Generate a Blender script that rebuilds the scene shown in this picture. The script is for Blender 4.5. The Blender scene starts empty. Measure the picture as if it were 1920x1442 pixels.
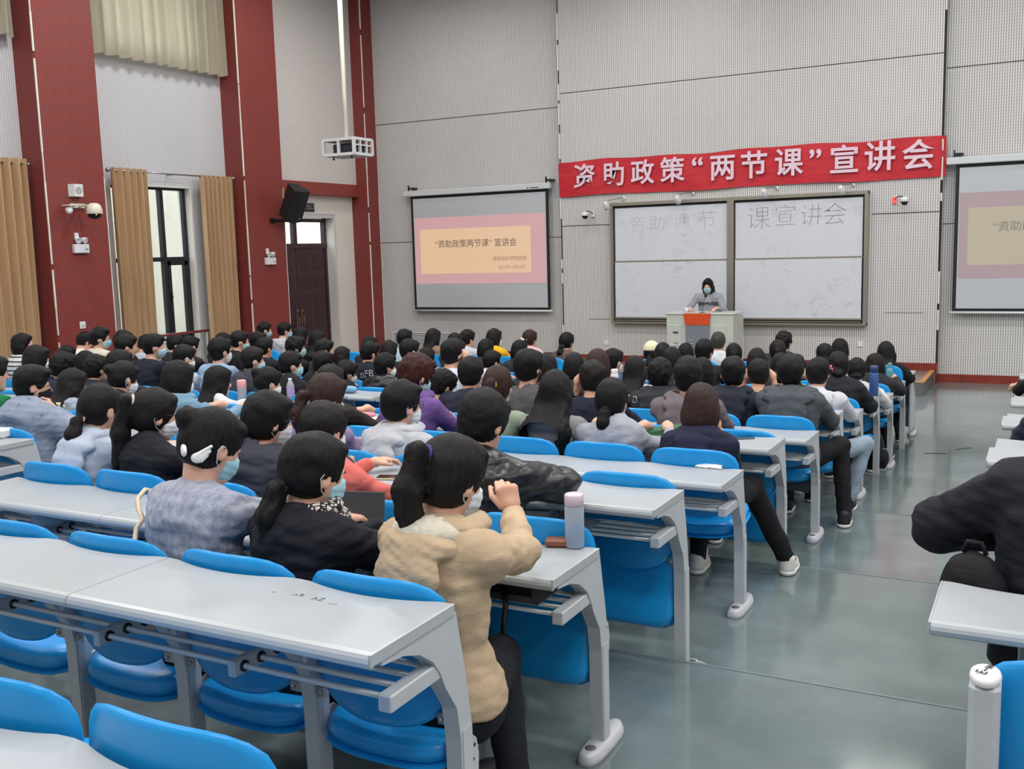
import bpy, math, random, numpy as np
from mathutils import Matrix, Vector
S=bpy.context.scene
COL=S.collection
# ---------------------------------------------------------------- camera
CAM=(1.342,-1.779,1.788); YAW,PIT,ROL=math.radians(28.113),math.radians(-7.602),math.radians(-1.606); FPX=1892.94
def cam_axes():
    F=np.array([-math.sin(YAW)*math.cos(PIT),math.cos(YAW)*math.cos(PIT),math.sin(PIT)])
    R0=np.array([math.cos(YAW),math.sin(YAW),0.]);U0=np.cross(R0,F)
    return R0*math.cos(ROL)+U0*math.sin(ROL),-R0*math.sin(ROL)+U0*math.cos(ROL),F
cR,cU,cF=cam_axes()
cd=bpy.data.cameras.new('camera');cam=bpy.data.objects.new('camera',cd);COL.objects.link(cam)
cd.sensor_fit='HORIZONTAL';cd.sensor_width=36.;cd.lens=FPX/1920*36;cd.clip_start=.05;cd.clip_end=300
cam.matrix_world=Matrix(((cR[0],cU[0],-cF[0],CAM[0]),(cR[1],cU[1],-cF[1],CAM[1]),(cR[2],cU[2],-cF[2],CAM[2]),(0,0,0,1)))
S.camera=cam
def along(u,v,y):
    "the point in the hall at depth y seen at photo position u,v (used to read positions off the photo once)"
    d=cF+cR*(u-960)/FPX-cU*(v-721)/FPX
    t=(y-CAM[1])/d[1]
    return np.array(CAM)+t*d
S.view_settings.view_transform='Standard';S.view_settings.look='None';S.view_settings.gamma=1
S.view_settings.exposure=0.0
try: S.view_settings.use_curve_mapping=False
except Exception: pass
# ---------------------------------------------------------------- world: overcast daylight outside
w=bpy.data.worlds.new('sky');S.world=w;w.use_nodes=True
bg=w.node_tree.nodes['Background'];bg.inputs[0].default_value=(.86,.93,1,1);bg.inputs[1].default_value=4.5
# ---------------------------------------------------------------- ceiling lamps of the hall
def area(x,y,z,sx,sy,pw,col=(1,.99,.985)):
    l=bpy.data.lights.new('ceiling_lamp','AREA');l.shape='RECTANGLE';l.size=sx;l.size_y=sy;l.energy=pw;l.color=col
    o=bpy.data.objects.new('ceiling_lamp',l);COL.objects.link(o);o.location=(x,y,z);return o
LAMPS=[]
for ly in (-3.5,.3,4.0,7.6,11.2,13.6):
    for lx in (-8.6,-4.6,-.6,3.4,7.2):
        LAMPS.append(area(lx,ly,7.0 if ly<13 else 6.6,1.2,.5,100 if ly<13 else 22))
# ---------------------------------------------------------------- materials
def lin(c):
    return tuple([((x/255)/12.92 if x/255<=.04045 else ((x/255+.055)/1.055)**2.4) for x in c])+(1,)
class NT:
    def __init__(s,name):
        s.m=bpy.data.materials.new(name);s.m.use_nodes=True;s.t=s.m.node_tree;s.b=s.t.nodes['Principled BSDF']
    def n(s,typ,**kw):
        o=s.t.nodes.new(typ)
        for k,v in kw.items():
            if k[0]=='_': o.inputs[int(k[1:])].default_value=v
            else: setattr(o,k,v)
        return o
    def l(s,a,b): s.t.links.new(a,b)
    def math(s,op,a,b=None,c=None):
        o=s.t.nodes.new('ShaderNodeMath');o.operation=op
        for i,x in enumerate((a,b,c)):
            if x is None: continue
            if isinstance(x,(int,float)): o.inputs[i].default_value=x
            else: s.l(x,o.inputs[i])
        return o.outputs[0]
    def mix(s,f,a,b):
        o=s.t.nodes.new('ShaderNodeMix');o.data_type='RGBA'
        for i,x in ((0,f),(6,a),(7,b)):
            if isinstance(x,(tuple,float,int)): o.inputs[i].default_value=x
            else: s.l(x,o.inputs[i])
        return o.outputs[2]
    def coord(s): return s.n('ShaderNodeTexCoord').outputs['Object']
    def noise(s,scale,detail=3,vec=None,rough=.55):
        o=s.n('ShaderNodeTexNoise');o.inputs['Scale'].default_value=scale;o.inputs['Detail'].default_value=detail;o.inputs['Roughness'].default_value=rough
        s.l(vec if vec is not None else s.coord(),o.inputs['Vector']);return o.outputs[0]
    def scaled(s,sx,sy,sz):
        o=s.n('ShaderNodeMapping');o.inputs['Scale'].default_value=(sx,sy,sz);s.l(s.coord(),o.inputs['Vector']);return o.outputs[0]
    def ramp(s,f,a,b):
        o=s.n('ShaderNodeMapRange');s.l(f,o.inputs[0]);o.inputs[1].default_value=a;o.inputs[2].default_value=b;return o.outputs[0]
    def bump(s,h,strength,dist=.01):
        o=s.n('ShaderNodeBump');o.inputs['Strength'].default_value=strength;o.inputs['Distance'].default_value=dist
        s.l(h,o.inputs['Height']);s.l(o.outputs[0],s.b.inputs['Normal'])
    def set(s,col=None,rough=None,metal=None,spec=None):
        if col is not None:
            if isinstance(col,tuple): s.b.inputs['Base Color'].default_value=col
            else: s.l(col,s.b.inputs['Base Color'])
        if rough is not None: s.b.inputs['Roughness'].default_value=rough
        if metal is not None: s.b.inputs['Metallic'].default_value=metal
        if spec is not None: s.b.inputs['Specular IOR Level'].default_value=spec
        return s
MC={}
def M(name,col=None,rough=.5,metal=0.,spec=.5,bump=0,bs=60,var=0.):
    if name in MC: return MC[name]
    t=NT(name);c=lin(col);t.set(c,rough,metal,spec)
    if var:
        n=t.noise(bs*.25,4);k=1-var;t.set(t.mix(t.ramp(n,.35,.65),tuple([x*k for x in c[:3]])+(1,),tuple([min(1,x*(1+var*.4)) for x in c[:3]])+(1,)))
    if bump: t.bump(t.noise(bs,3),bump,.004)
    MC[name]=t.m;return t.m
def emis(name,col,st):
    if name in MC: return MC[name]
    t=NT(name);t.set(lin(col),.6);t.b.inputs['Emission Color'].default_value=lin(col);t.b.inputs['Emission Strength'].default_value=st
    MC[name]=t.m;return t.m
def ribbed(name,light,dark,axis,pitch,duty,cross=0.,cpitch=.1,var=.06,bumpst=.35,rough=.6):
    "slotted acoustic panel: dark grooves every pitch metres along the axis"
    t=NT(name);sp=t.n('ShaderNodeSeparateXYZ');t.l(t.coord(),sp.inputs[0])
    f=t.math('FRACT',t.math('DIVIDE',sp.outputs[axis],pitch))
    g=t.math('LESS_THAN',f,duty)
    if cross>0:
        f2=t.math('FRACT',t.math('DIVIDE',sp.outputs[2],cpitch));g2=t.math('LESS_THAN',f2,cross)
        g=t.math('MAXIMUM',g,t.math('MULTIPLY',g2,.75))
    else:
        f2=t.math('FRACT',t.math('DIVIDE',sp.outputs[2],.045));g=t.math('MULTIPLY',g,t.math('ADD',t.math('MULTIPLY',t.math('LESS_THAN',f2,.55),.35),.65))
    n=t.noise(.9,4);lc,dc=lin(light),lin(dark)
    base=t.mix(t.ramp(n,.3,.7),tuple([x*(1-var) for x in lc[:3]])+(1,),lc)
    t.set(t.mix(g,base,dc),rough)
    inv=t.math('SUBTRACT',1.,g);t.bump(inv,bumpst,.006)
    MC[name]=t.m;return t.m
# ---------------------------------------------------------------- mesh helpers
class MB:
    def __init__(s): s.v=[];s.f=[];s.sm=[]
    def add(s,vs,fs,smooth=False):
        b=len(s.v);s.v.extend([tuple(map(float,x)) for x in vs]);s.f.extend([tuple(b+i for i in f) for f in fs]);s.sm.extend([smooth]*len(fs));return s
    def box(s,x0,x1,y0,y1,z0,z1,bv=0.,mat=None):
        if bv<=0:
            vs=[(x,y,z) for x in (x0,x1) for y in (y0,y1) for z in (z0,z1)]
            fs=[(0,1,3,2),(4,6,7,5),(0,4,5,1),(2,3,7,6),(0,2,6,4),(1,5,7,3)];sm=False
        else:
            b=min(bv,(x1-x0)/2.01,(y1-y0)/2.01,(z1-z0)/2.01);vs=[];idx={}
            for i,x in enumerate((x0,x1)):
                for j,y in enumerate((y0,y1)):
                    for k,z in enumerate((z0,z1)):
                        sx,sy,sz=(1,-1)[i],(1,-1)[j],(1,-1)[k]
                        for a in range(3):
                            p=[x,y,z];q=[x+sx*b,y+sy*b,z+sz*b];r=[q[0],q[1],q[2]];r[a]=p[a]
                            idx[i,j,k,a]=len(vs);vs.append(tuple(r))
            fs=[]
            for a in range(3):
                u,v=[t for t in range(3) if t!=a]
                for e in (0,1):
                    c=[]
                    for (p,q) in ((0,0),(1,0),(1,1),(0,1)):
                        t=[0,0,0];t[a]=e;t[u]=p;t[v]=q;c.append(idx[t[0],t[1],t[2],a])
                    fs.append(tuple(c))
            for a in range(3):
                u,v=[t for t in range(3) if t!=a]
                for p in (0,1):
                    for q in (0,1):
                        t0=[0,0,0];t0[u]=p;t0[v]=q;t1=list(t0);t1[a]=1
                        fs.append((idx[t0[0],t0[1],t0[2],u],idx[t1[0],t1[1],t1[2],u],idx[t1[0],t1[1],t1[2],v],idx[t0[0],t0[1],t0[2],v]))
            for i in (0,1):
                for j in (0,1):
                    for k in (0,1): fs.append((idx[i,j,k,0],idx[i,j,k,1],idx[i,j,k,2]))
            sm=False
        if mat is not None:
            vs=[tuple(mat@Vector(p)) for p in vs]
        return s.add(vs,fs,sm)
    def tube(s,pts,r,n=8,cap=True,smooth=True):
        pts=[np.array(p,float) for p in pts];m=len(pts);rs=r if hasattr(r,'__len__') else [r]*m
        vs=[];prev=None
        for i,p in enumerate(pts):
            t=pts[min(i+1,m-1)]-pts[max(i-1,0)];t=t/(np.linalg.norm(t)+1e-9)
            if prev is None:
                a=np.array([0,0,1.]) if abs(t[2])<.9 else np.array([1.,0,0]);u=np.cross(t,a)
            else: u=prev-t*(prev@t)
            u=u/(np.linalg.norm(u)+1e-9);prev=u;w_=np.cross(t,u)
            for k in range(n):
                an=2*math.pi*k/n;vs.append(p+rs[i]*(math.cos(an)*u+math.sin(an)*w_))
        fs=[(i*n+k,i*n+(k+1)%n,(i+1)*n+(k+1)%n,(i+1)*n+k) for i in range(m-1) for k in range(n)]
        if cap: fs+= [tuple(range(n-1,-1,-1)),tuple((m-1)*n+k for k in range(n))]
        return s.add(vs,fs,smooth)
    def prism(s,poly,axis,a,b,smooth=False):
        "poly: list of 2D points, extruded along axis from a to b"
        o=[t for t in range(3) if t!=axis];vs=[]
        for q in (a,b):
            for p in poly:
                t=[0,0,0];t[axis]=q;t[o[0]]=p[0];t[o[1]]=p[1];vs.append(tuple(t))
        n=len(poly)
        fs=[tuple(range(n-1,-1,-1)),tuple(n+k for k in range(n))]+[(k,(k+1)%n,n+(k+1)%n,n+k) for k in range(n)]
        return s.add(vs,fs,smooth)
    def lathe(s,prof,c,n=20,axis=None,smooth=True):
        "prof: (r,h) pairs about the z axis, or about a direction"
        ax=np.array(axis if axis is not None else (0,0,1.),float);ax/=np.linalg.norm(ax)
        a=np.array([1.,0,0]) if abs(ax[0])<.9 else np.array([0,1.,0]);u=np.cross(ax,a);u/=np.linalg.norm(u);w_=np.cross(ax,u);c=np.array(c,float);vs=[]
        for r,h in prof:
            for k in range(n):
                an=2*math.pi*k/n;vs.append(c+ax*h+max(r,1e-5)*(math.cos(an)*u+math.sin(an)*w_))
        m=len(prof);fs=[(i*n+k,i*n+(k+1)%n,(i+1)*n+(k+1)%n,(i+1)*n+k) for i in range(m-1) for k in range(n)]
        return s.add(vs,fs,smooth)
    def grid(s,P,smooth=True,close=False):
        "P: (a,b,3) array"
        a,b=P.shape[:2];fs=[(i*b+j,i*b+j+1,(i+1)*b+j+1,(i+1)*b+j) for i in range(a-1) for j in range(b-1)]
        return s.add(P.reshape(-1,3),fs,smooth)
    def build(s,name,mat,parent=None,loc=None):
        return mesh_obj(name,s.v,s.f,mat,parent,loc,s.sm)
def mesh_obj(name,v,f,mat,parent=None,loc=None,sm=None):
    me=bpy.data.meshes.new(name);me.from_pydata([tuple(x) for x in v] if isinstance(v,list) else v.tolist(),[],f if isinstance(f,list) else f.tolist());
    if sm is True: me.polygons.foreach_set('use_smooth',[True]*len(me.polygons))
    elif sm: me.polygons.foreach_set('use_smooth',sm)
    me.update()
    bmfix(me)
    if mat is not None: me.materials.append(mat)
    o=bpy.data.objects.new(name,me);COL.objects.link(o)
    if parent is not None: o.parent=parent
    if loc is not None: o.location=loc
    return o
import bmesh
def bmfix(me):
    bm=bmesh.new();bm.from_mesh(me);bmesh.ops.recalc_face_normals(bm,faces=bm.faces);bm.to_mesh(me);bm.free()
def empty(name,loc=(0,0,0),label=None,cat=None,group=None,rz=0):
    o=bpy.data.objects.new(name,None);COL.objects.link(o);o.location=loc;o.rotation_euler=(0,0,rz);o.empty_display_size=.1
    return tag(o,label,cat,group)
def tag(o,label=None,cat=None,group=None,kind=None):
    if label: o['label']=label
    if cat: o['category']=cat
    if group: o['group']=group
    if kind: o['kind']=kind
    return o
def struct(o,label=None): o['kind']='structure';return tag(o,label)
def copy_tree(o,parent=None):
    c=o.copy();COL.objects.link(c)
    if parent is not None: c.parent=parent
    for ch in list(o.children): copy_tree(ch,c)
    return c
def text_mesh(name,txt,size,mat,mtx,parent=None,offset=0.,ext=.002,align='CENTER',space=1.,res=4,shear=0.):
    cu=bpy.data.curves.new(name,'FONT');cu.body=txt;cu.size=size;cu.offset=offset;cu.extrude=ext;cu.align_x=align;cu.align_y='CENTER';cu.space_character=space;cu.resolution_u=res;cu.shear=shear
    o=bpy.data.objects.new(name,cu);COL.objects.link(o)
    dg=bpy.context.evaluated_depsgraph_get();me=bpy.data.meshes.new_from_object(o.evaluated_get(dg));bpy.data.objects.remove(o);bpy.data.curves.remove(cu)
    me.transform(mtx);me.materials.clear();me.materials.append(mat)
    q=bpy.data.objects.new(name,me);COL.objects.link(q)
    if parent is not None: q.parent=parent
    return q
def frame_mtx(o,x,y):
    x=Vector(x).normalized();y=Vector(y).normalized();z=x.cross(y)
    return Matrix(((x[0],y[0],z[0],o[0]),(x[1],y[1],z[1],o[1]),(x[2],y[2],z[2],o[2]),(0,0,0,1)))
# ================================================================ the hall
YR={0:-.935,1:0.,2:.957,3:1.87,4:2.816,5:3.731,6:4.722,7:5.627,8:6.556,9:7.482,10:8.407,11:9.355,12:10.276}
ZT=[.119,0.,-.109,-.238,-.367,-.489,-.489]
FL=-.489
def zdesk(k): return ZT[min(k//2,5)]
def zseat(k): return ZT[min((k+1)//2,5)]
XR_=-11.27;XP=-10.86;YS=15.5;YC=15.3;CE=7.6
m_wallF=ribbed('ribbed_wall_panel',(212,210,207),(112,108,105),0,.0345,.30)
m_wallL=ribbed('ribbed_side_panel',(201,200,202),(146,145,148),1,.0345,.26)
m_red=ribbed('red_perforated_panel',(150,62,54),(94,34,31),1,.033,.34,cross=.34,cpitch=.033,bumpst=.25,rough=.55)
m_redx=ribbed('red_perforated_panel_x',(150,62,54),(94,34,31),0,.033,.34,cross=.34,cpitch=.033,bumpst=.25,rough=.55)
m_redplain=M('red_painted_board',(136,58,50),.5,var=.1)
m_base=M('red_wood_skirting',(128,48,34),.35,var=.25,bs=20)
m_plaster=M('white_plaster',(222,218,208),.7,var=.04)
m_black=M('black_plastic',(16,16,18),.45)
m_white=M('white_plastic',(214,216,216),.4)
m_dark=M('dark_gap',(38,32,32),.8)
# floor: glossy grey-green resin with worn patches
t=NT('epoxy_floor');n1=t.noise(.55,5);n2=t.noise(3.5,5,rough=.7);n3=t.noise(.23,2)
c=t.mix(t.ramp(n1,.38,.62),lin((88,103,101)),lin((124,136,137)))
c=t.mix(t.math('MULTIPLY',t.ramp(n2,.45,.75),.35),c,lin((92,94,98)));c=t.mix(t.math('MULTIPLY',t.ramp(n3,.5,.7),.25),c,lin((128,118,118)))
t.set(c,.12,0,.85);t.l(t.math('ADD',t.math('MULTIPLY',n2,.12),.055),t.b.inputs['Roughness']);t.bump(t.noise(1.7,2),.03,.02);m_floor=t.m
b=MB();edges=[-6.5,-1.51,.36,2.24,4.07,5.99,7.85,15.8];zs=[.238,.119,0.,-.109,-.238,-.367,-.489]
for i in range(7): b.box(-11.6,8.2,edges[i],edges[i+1],-1.0,zs[i])
fl_o=struct(b.build('floor',m_floor))
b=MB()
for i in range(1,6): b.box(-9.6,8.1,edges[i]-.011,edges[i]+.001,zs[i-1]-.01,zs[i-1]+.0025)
b.build('step_edge_highlight',M('step_edge_highlight_grey',(120,131,131),.2),fl_o)  # added thin paler strips: the highlight along each step edge, put into the colour
# ceiling
b=MB();b.box(-11.7,8.2,-6.5,15.9,CE,CE+.2);ceil=struct(b.build('ceiling',M('ceiling_board',(196,192,186),.8)))
# front wall
def wallbox(name,mat,boxes):
    b=MB()
    for q in boxes:b.box(*q)
    return struct(b.build(name,mat))
wf=wallbox('wall_front',m_wallF,[(-11.3,-6.65,YS,YS+.25,-.6,CE),(-.2,8.1,YS,YS+.25,-.6,CE),(-6.64,-.21,YC,YS+.2,-.6,CE)])
b=MB()
for x0,x1,y,z in ((-11.2,-6.67,YS,4.36),(-.18,8,YS,4.36),(-11.2,-6.67,YS,2.0),(-.18,8,YS,2.0),(-6.64,-.21,YC,4.565),(-6.64,-5.66,YC,2.19),(-1.2,-.21,YC,2.19)): b.box(x0,x1,y-.003,y+.01,z-.006,z+.006)
b.box(-6.13,-5.72,YC-.003,YC+.01,.48,.487);b.box(-.98,-.4,YC-.003,YC+.01,.62,.626)
b.build('panel_joint',m_dark,wf)
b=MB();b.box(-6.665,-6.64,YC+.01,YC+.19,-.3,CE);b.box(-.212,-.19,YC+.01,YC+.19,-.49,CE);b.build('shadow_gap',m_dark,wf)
# chipped filler strip along the joints
rnd=random.Random(4);b=MB()
for x,s in ((-6.66,1),(-.19,-1)):
    z=-.1
    while z<7:
        h=rnd.uniform(.1,.5)
        if rnd.random()<.6: b.box(x-.012,x+.012,YC-.004,YC+.02,z,z+h)
        z+=h+rnd.uniform(.02,.25)
b.build('joint_filler',m_plaster,wf)
def skirting(name,boxes):
    b=MB()
    for q in boxes: b.box(*q)
    return struct(b.build(name,m_base))
skirting('baseboard_front_right',[(-.2,8.0,YS-.02,YS,FL,-.36)])
skirting('baseboard_front',[(-6.65,-.2,YC-.02,YC,-.29,-.172),(-.205,-.185,YC-.02,YS,FL,-.172)])
skirting('baseboard_front_left',[(-11.2,-6.65,YS-.02,YS,-.29,-.172)])
# stage
m_stage=M('stage_floor',(118,108,104),.22,var=.12,bs=6)
b=MB();b.box(-11.0,-.28,13.86,YC+.2,FL-.02,-.29);st=struct(b.build('floor_stage',m_stage))
b=MB();b.box(-11.0,-.22,13.8,13.86,FL-.02,-.288);b.box(-.28,-.22,13.86,YC-.02,FL-.02,-.288);b.build('stage_riser',M('stage_riser_grey',(96,98,100),.4,var=.1),st)
b=MB();b.box(-11.0,-.22,13.795,13.87,-.288,-.28);b.box(-.285,-.215,13.87,YC-.02,-.288,-.28);b.build('stage_nosing',M('orange_edge_strip',(196,140,62),.4,var=.2,bs=30),st)
# right and back walls (behind and beside the viewer)
wallbox('wall_right',m_wallL,[(8.0,8.2,-6.5,15.7,-.6,CE)])
wallbox('wall_back',m_wallF,[(-11.6,8.2,-6.7,-6.5,-.6,CE)])
# left wall with openings: window 1 in each bay, upper windows behind the high curtains, door
holes=[]
for y0 in (-3.1+.45,.82+.45,4.74+.45): holes+= [(y0,y0+1.95,.45,2.95),(y0,y0+1.95,5.0,7.1)]
holes+=[(9.1,10.74,.45,2.95),(9.1,11.05,5.0,7.1),(12.64,14.52,FL,2.52)]
ysp=sorted(set([-6.5,15.75]+[h[0] for h in holes]+[h[1] for h in holes]))
b=MB()
for a,c_ in zip(ysp[:-1],ysp[1:]):
    hs=sorted([(h[2],h[3]) for h in holes if h[0]<=a+1e-6 and h[1]>=c_-1e-6]);z=-.6
    for h in hs:
        b.box(XR_-.3,XR_,a,c_,z,h[0]);z=h[1]
    b.box(XR_-.3,XR_,a,c_,z,CE)
wl=struct(b.build('wall_left',m_wallL))
b=MB();b.box(XR_,-11.13,12.56,15.13,3.16,CE);b.build('upper_panel',M('pale_upper_panel',(204,198,194),.65,var=.05),wl)
b=MB();b.box(XR_,-11.26,12.56,12.64,FL,2.58);b.box(XR_,-11.262,14.56,15.13,FL,2.58);b.box(XR_,-11.262,12.6,15.13,2.58,2.93);b.build('door_side_panel',m_plaster,wl)
# reveals lined white
def reveal(h,name,dx=.3,t=.012):
    b=MB();y0,y1,z0,z1=h;b.box(XR_-dx,XR_+.004,y0,y0+t,z0,z1);b.box(XR_-dx,XR_+.004,y1-t,y1,z0,z1);b.box(XR_-dx,XR_+.004,y0,y1,z1-t,z1);b.box(XR_-dx,XR_+.004,y0,y1,z0,z0+t)
    return b.build(name,m_plaster,wl)
for h in holes: reveal(h,'window_reveal')
# red pilasters
pil=[(-4.1,-3.1),(-.18,.82),(3.74,4.74),(7.66,8.66),(11.58,12.56),(15.13,15.5)]
for i,(a,c_) in enumerate(pil):
    b=MB();b.box(XR_,XP,a+.02,c_,-.55,CE);o=b.build('trim_%d'%(i+1),m_red);struct(o,'red perforated pilaster')
    b=MB();b.box(XR_,XP-.015,a,a+.02,-.55,CE);b.build('side_panel',m_redx,o)
    b=MB();z=-.4;rnd=random.Random(i)
    while z<7.4:
        hh=rnd.uniform(.2,.9);wd=rnd.uniform(.006,.012);b.box(XP-.014,XP+.003,a+.012-wd,a+.012+wd,z,z+hh);z+=hh+(rnd.uniform(.0,.12) if rnd.random()<.5 else 0)
    b.build('joint_filler',m_plaster,o)
    b=MB();b.box(XP-.01,XP+.003,c_-.004,c_+.01,-.3,3.0);b.build('edge_bead',m_plaster,o)
b=MB();b.box(XR_,-11.08,12.56,15.13,2.93,3.167);struct(b.build('trim_7',m_redplain),'red beam over the door')
# windows
m_frame=M('dark_window_frame',(34,36,42),.35,.3);m_glass=NT('window_glass');tr_=m_glass.n('ShaderNodeBsdfTransparent');tr_.inputs[0].default_value=(.93,.96,.95,1);gl_=m_glass.n('ShaderNodeBsdfGlossy');gl_.inputs['Roughness'].default_value=.02;mx_=m_glass.n('ShaderNodeMixShader');mx_.inputs[0].default_value=.06
m_glass.l(tr_.outputs[0],mx_.inputs[1]);m_glass.l(gl_.outputs[0],mx_.inputs[2]);m_glass.l(mx_.outputs[0],m_glass.t.nodes['Material Output'].inputs[0]);m_glass=m_glass.m
def window(idx,y0,y1,z0,z1,ms,tr,x=-11.45):
    b=MB();f=.05
    b.box(x,x+.06,y0,y0+f,z0,z1);b.box(x,x+.06,y1-f-.03,y1,z0,z1);b.box(x+.001,x+.059,y0,y1,z0,z0+f);b.box(x+.001,x+.059,y0,y1,z1-f,z1)
    for m_ in ms:b.box(x-.002,x+.075,m_-.035,m_+.035,z0,z1)
    for q in tr:b.box(x,x+.065,y0,y1,q-.035,q+.035)
    o=struct(b.build('window_%d'%idx,m_frame))
    ys=[y0]+list(ms)+[y1];zs_=[z0]+list(tr)+[z1]
    for a,c_ in zip(ys[:-1],ys[1:]):
        for d,e in zip(zs_[:-1],zs_[1:]):
            g=MB();g.box(x+.02,x+.028,a+.01,c_-.01,d+.01,e-.01);g.build('pane',m_glass,o)
    return o
w2=window(1,9.1,10.74,.45,2.95,(9.68,10.2),(1.79,))
b=MB()
for (a,c_,d,e) in ((10.235,10.30,.5,1.755),(10.60,10.665,.5,1.755),(10.235,10.665,.5,.57),(10.235,10.665,1.69,1.755)): b.box(-11.44,-11.37,a,c_,d,e)
b.build('casement',m_frame,w2);b=MB();b.box(-11.37,-11.355,10.25,10.27,1.1,1.24);b.box(-11.36,-11.33,10.25,10.27,1.16,1.19);b.build('window_handle',m_black,w2)
k=2
for h in holes:
    if h[2]<4.9 and h[0]<9 : window(k,h[0],h[1],h[2],h[3],(h[0]+.65,h[0]+1.3),(1.79,));k+=1
    elif h[2]>4.9: window(k,h[0],h[1],h[2],h[3],(h[0]+.65,h[0]+1.3),(6.0,));k+=1
# building and ledge outside the windows
m_ext=M('cream_exterior_render',(222,214,196),.8,var=.08,bs=4)
b=MB();b.box(-16.3,-16,-8,30,-4,3.6);b.box(-16.0,-15.7,8,8.5,-4,9);b.box(-16.0,-15.75,13.2,13.6,-4,9);struct(b.build('wall_outside',m_ext))
b=MB();b.box(-15.7,-11.57,-8,30,-4,-.6);struct(b.build('ground_outside',M('outside_paving',(150,150,146),.8)))
b=MB();b.tube([(-15.5,15.2,-4),(-15.5,15.2,5)],.06);struct(b.build('trim_8',m_plaster),'downpipe outside')
# door
m_door=M('dark_purple_door',(66,40,48),.35,var=.15,bs=30);m_doorf=M('dark_door_panel',(56,34,40),.4)
x=-11.52;b=MB();f=.07
b.box(x-.05,x+.05,12.64,12.64+f,FL,2.5);b.box(x-.05,x+.05,14.45,14.52,FL,2.5);b.box(x-.049,x+.049,12.64,14.52,2.43,2.5);b.box(x-.049,x+.06,12.64,14.52,1.93,2.02);b.box(x-.04,x+.045,13.52,13.62,2.0,2.45)
dr=struct(b.build('door_1',m_door))
for (a,c_) in ((12.71,13.565),(13.585,14.45)):
    b=MB();b.box(x-.02,x+.025,a,c_,FL+.01,1.93);lf=b.build('door_leaf',m_door,dr)
    b=MB();w_=c_-a
    for col in (0,1):
        ya=a+.08+col*(w_/2-.02);yb=ya+w_/2-.14
        for z0,z1 in ((-.35,.25),(.35,1.05),(1.15,1.4),(1.5,1.85)):
            b.box(x+.024,x+.034,ya,yb,z0,z1,.008);b.box(x+.03,x+.042,ya+.04,yb-.04,z0+.05,z1-.05,.01)
    b.build('raised_panel',m_doorf,lf)
    s=1 if a<13 else -1;hy=(c_-.06) if a<13 else a+.06
    b=MB();b.box(x+.03,x+.045,hy-.02,hy+.02,.25,.75,.006);b.tube([(x+.045,hy,.35),(x+.09,hy,.36),(x+.09,hy,.62),(x+.045,hy,.63)],.011);b.tube([(x+.05,hy,.47),(x+.085,hy,.47),(x+.085,hy-s*.11,.47)],.009);b.lathe([(0,-.02),(.018,-.01),(.02,.02),(.012,.05),(0,.07)],(x+.055,hy,.70));b.build('door_handle',M('aged_brass',(132,100,84),.35,.7),lf)
for (a,c_) in ((12.71,13.52),(13.62,14.45)):
    g=MB();g.box(x,x+.008,a,c_,2.02,2.43);g.build('transom_pane',m_glass,dr)
# daylit corridor behind the door (closed box with a window of its own)
b=MB();b.box(-14.6,-14.5,12,17,-.6,3.2);struct(b.build('wall_corridor',m_ext))
# railing in front of the window
def place_tag(o,l,c,g=None): return tag(o,l,c,g)
rl=empty('window_railing',(-11.15,10.2,-.4),'maroon metal railing in front of the tall window between the curtains','railing')
m_maroon=M('maroon_paint',(112,34,44),.35)
b=MB();b.tube([(0,-.75,.985),(0,.62,.985)],.022);b.build('handrail',m_maroon,rl)
for yy in (-.7,-.05,.57):
    b=MB();b.tube([(0,yy,-.05),(0,yy,.97)],.014);b.build('railing_post',M('grey_post_paint',(150,150,152),.4),rl)
# curtains
def curtain(y0,y1,z0,z1,x,amp,folds,seed,mat,gather=0.):
    rnd=random.Random(seed);nu=int(folds*14);nv=14;P=np.zeros((nv,nu,3));ph=rnd.random()*6
    for i in range(nv):
        tz=i/(nv-1)
        for j in range(nu):
            u=j/(nu-1);a=2*math.pi*folds*(u+.012*math.sin(7*u+ph))+.25*math.sin(tz*3+j*.02)
            P[i,j]=(x+amp*math.sin(a)*(1-.25*tz)+.012*math.sin(a*2.3+ph)*tz,y0+(y1-y0)*u+.012*math.sin(a+1.2)*(1+tz)+gather*tz*(u-.5),z1+(z0-z1)*tz+(.012*math.sin(a*1.0) if i==nv-1 else 0))
    Q=P.copy();Q[:,:,0]-=.006
    m_=MB();m_.grid(P);m_.grid(Q);n=nu*nv
    return m_
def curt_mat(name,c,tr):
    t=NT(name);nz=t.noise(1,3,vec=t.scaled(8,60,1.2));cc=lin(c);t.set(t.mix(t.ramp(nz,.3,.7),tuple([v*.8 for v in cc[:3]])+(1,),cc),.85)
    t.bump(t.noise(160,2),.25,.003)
    if tr:
        ts=t.n('ShaderNodeBsdfTranslucent');ts.inputs[0].default_value=lin(tr);mx=t.n('ShaderNodeMixShader');mx.inputs[0].default_value=.55
        out=t.t.nodes['Material Output'];t.l(t.b.outputs[0],mx.inputs[1]);t.l(ts.outputs[0],mx.inputs[2]);t.l(mx.outputs[0],out.inputs[0])
    return t.m
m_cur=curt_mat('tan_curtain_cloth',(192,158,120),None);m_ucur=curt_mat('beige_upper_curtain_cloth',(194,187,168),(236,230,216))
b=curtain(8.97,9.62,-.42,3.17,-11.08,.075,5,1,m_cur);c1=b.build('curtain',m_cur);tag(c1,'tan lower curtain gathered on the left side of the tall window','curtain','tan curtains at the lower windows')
b=curtain(10.78,11.5,-.42,3.15,-11.08,.07,7,2,m_cur);c1=b.build('curtain',m_cur);tag(c1,'tan lower curtain gathered on the right side of the tall window','curtain','tan curtains at the lower windows')
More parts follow.
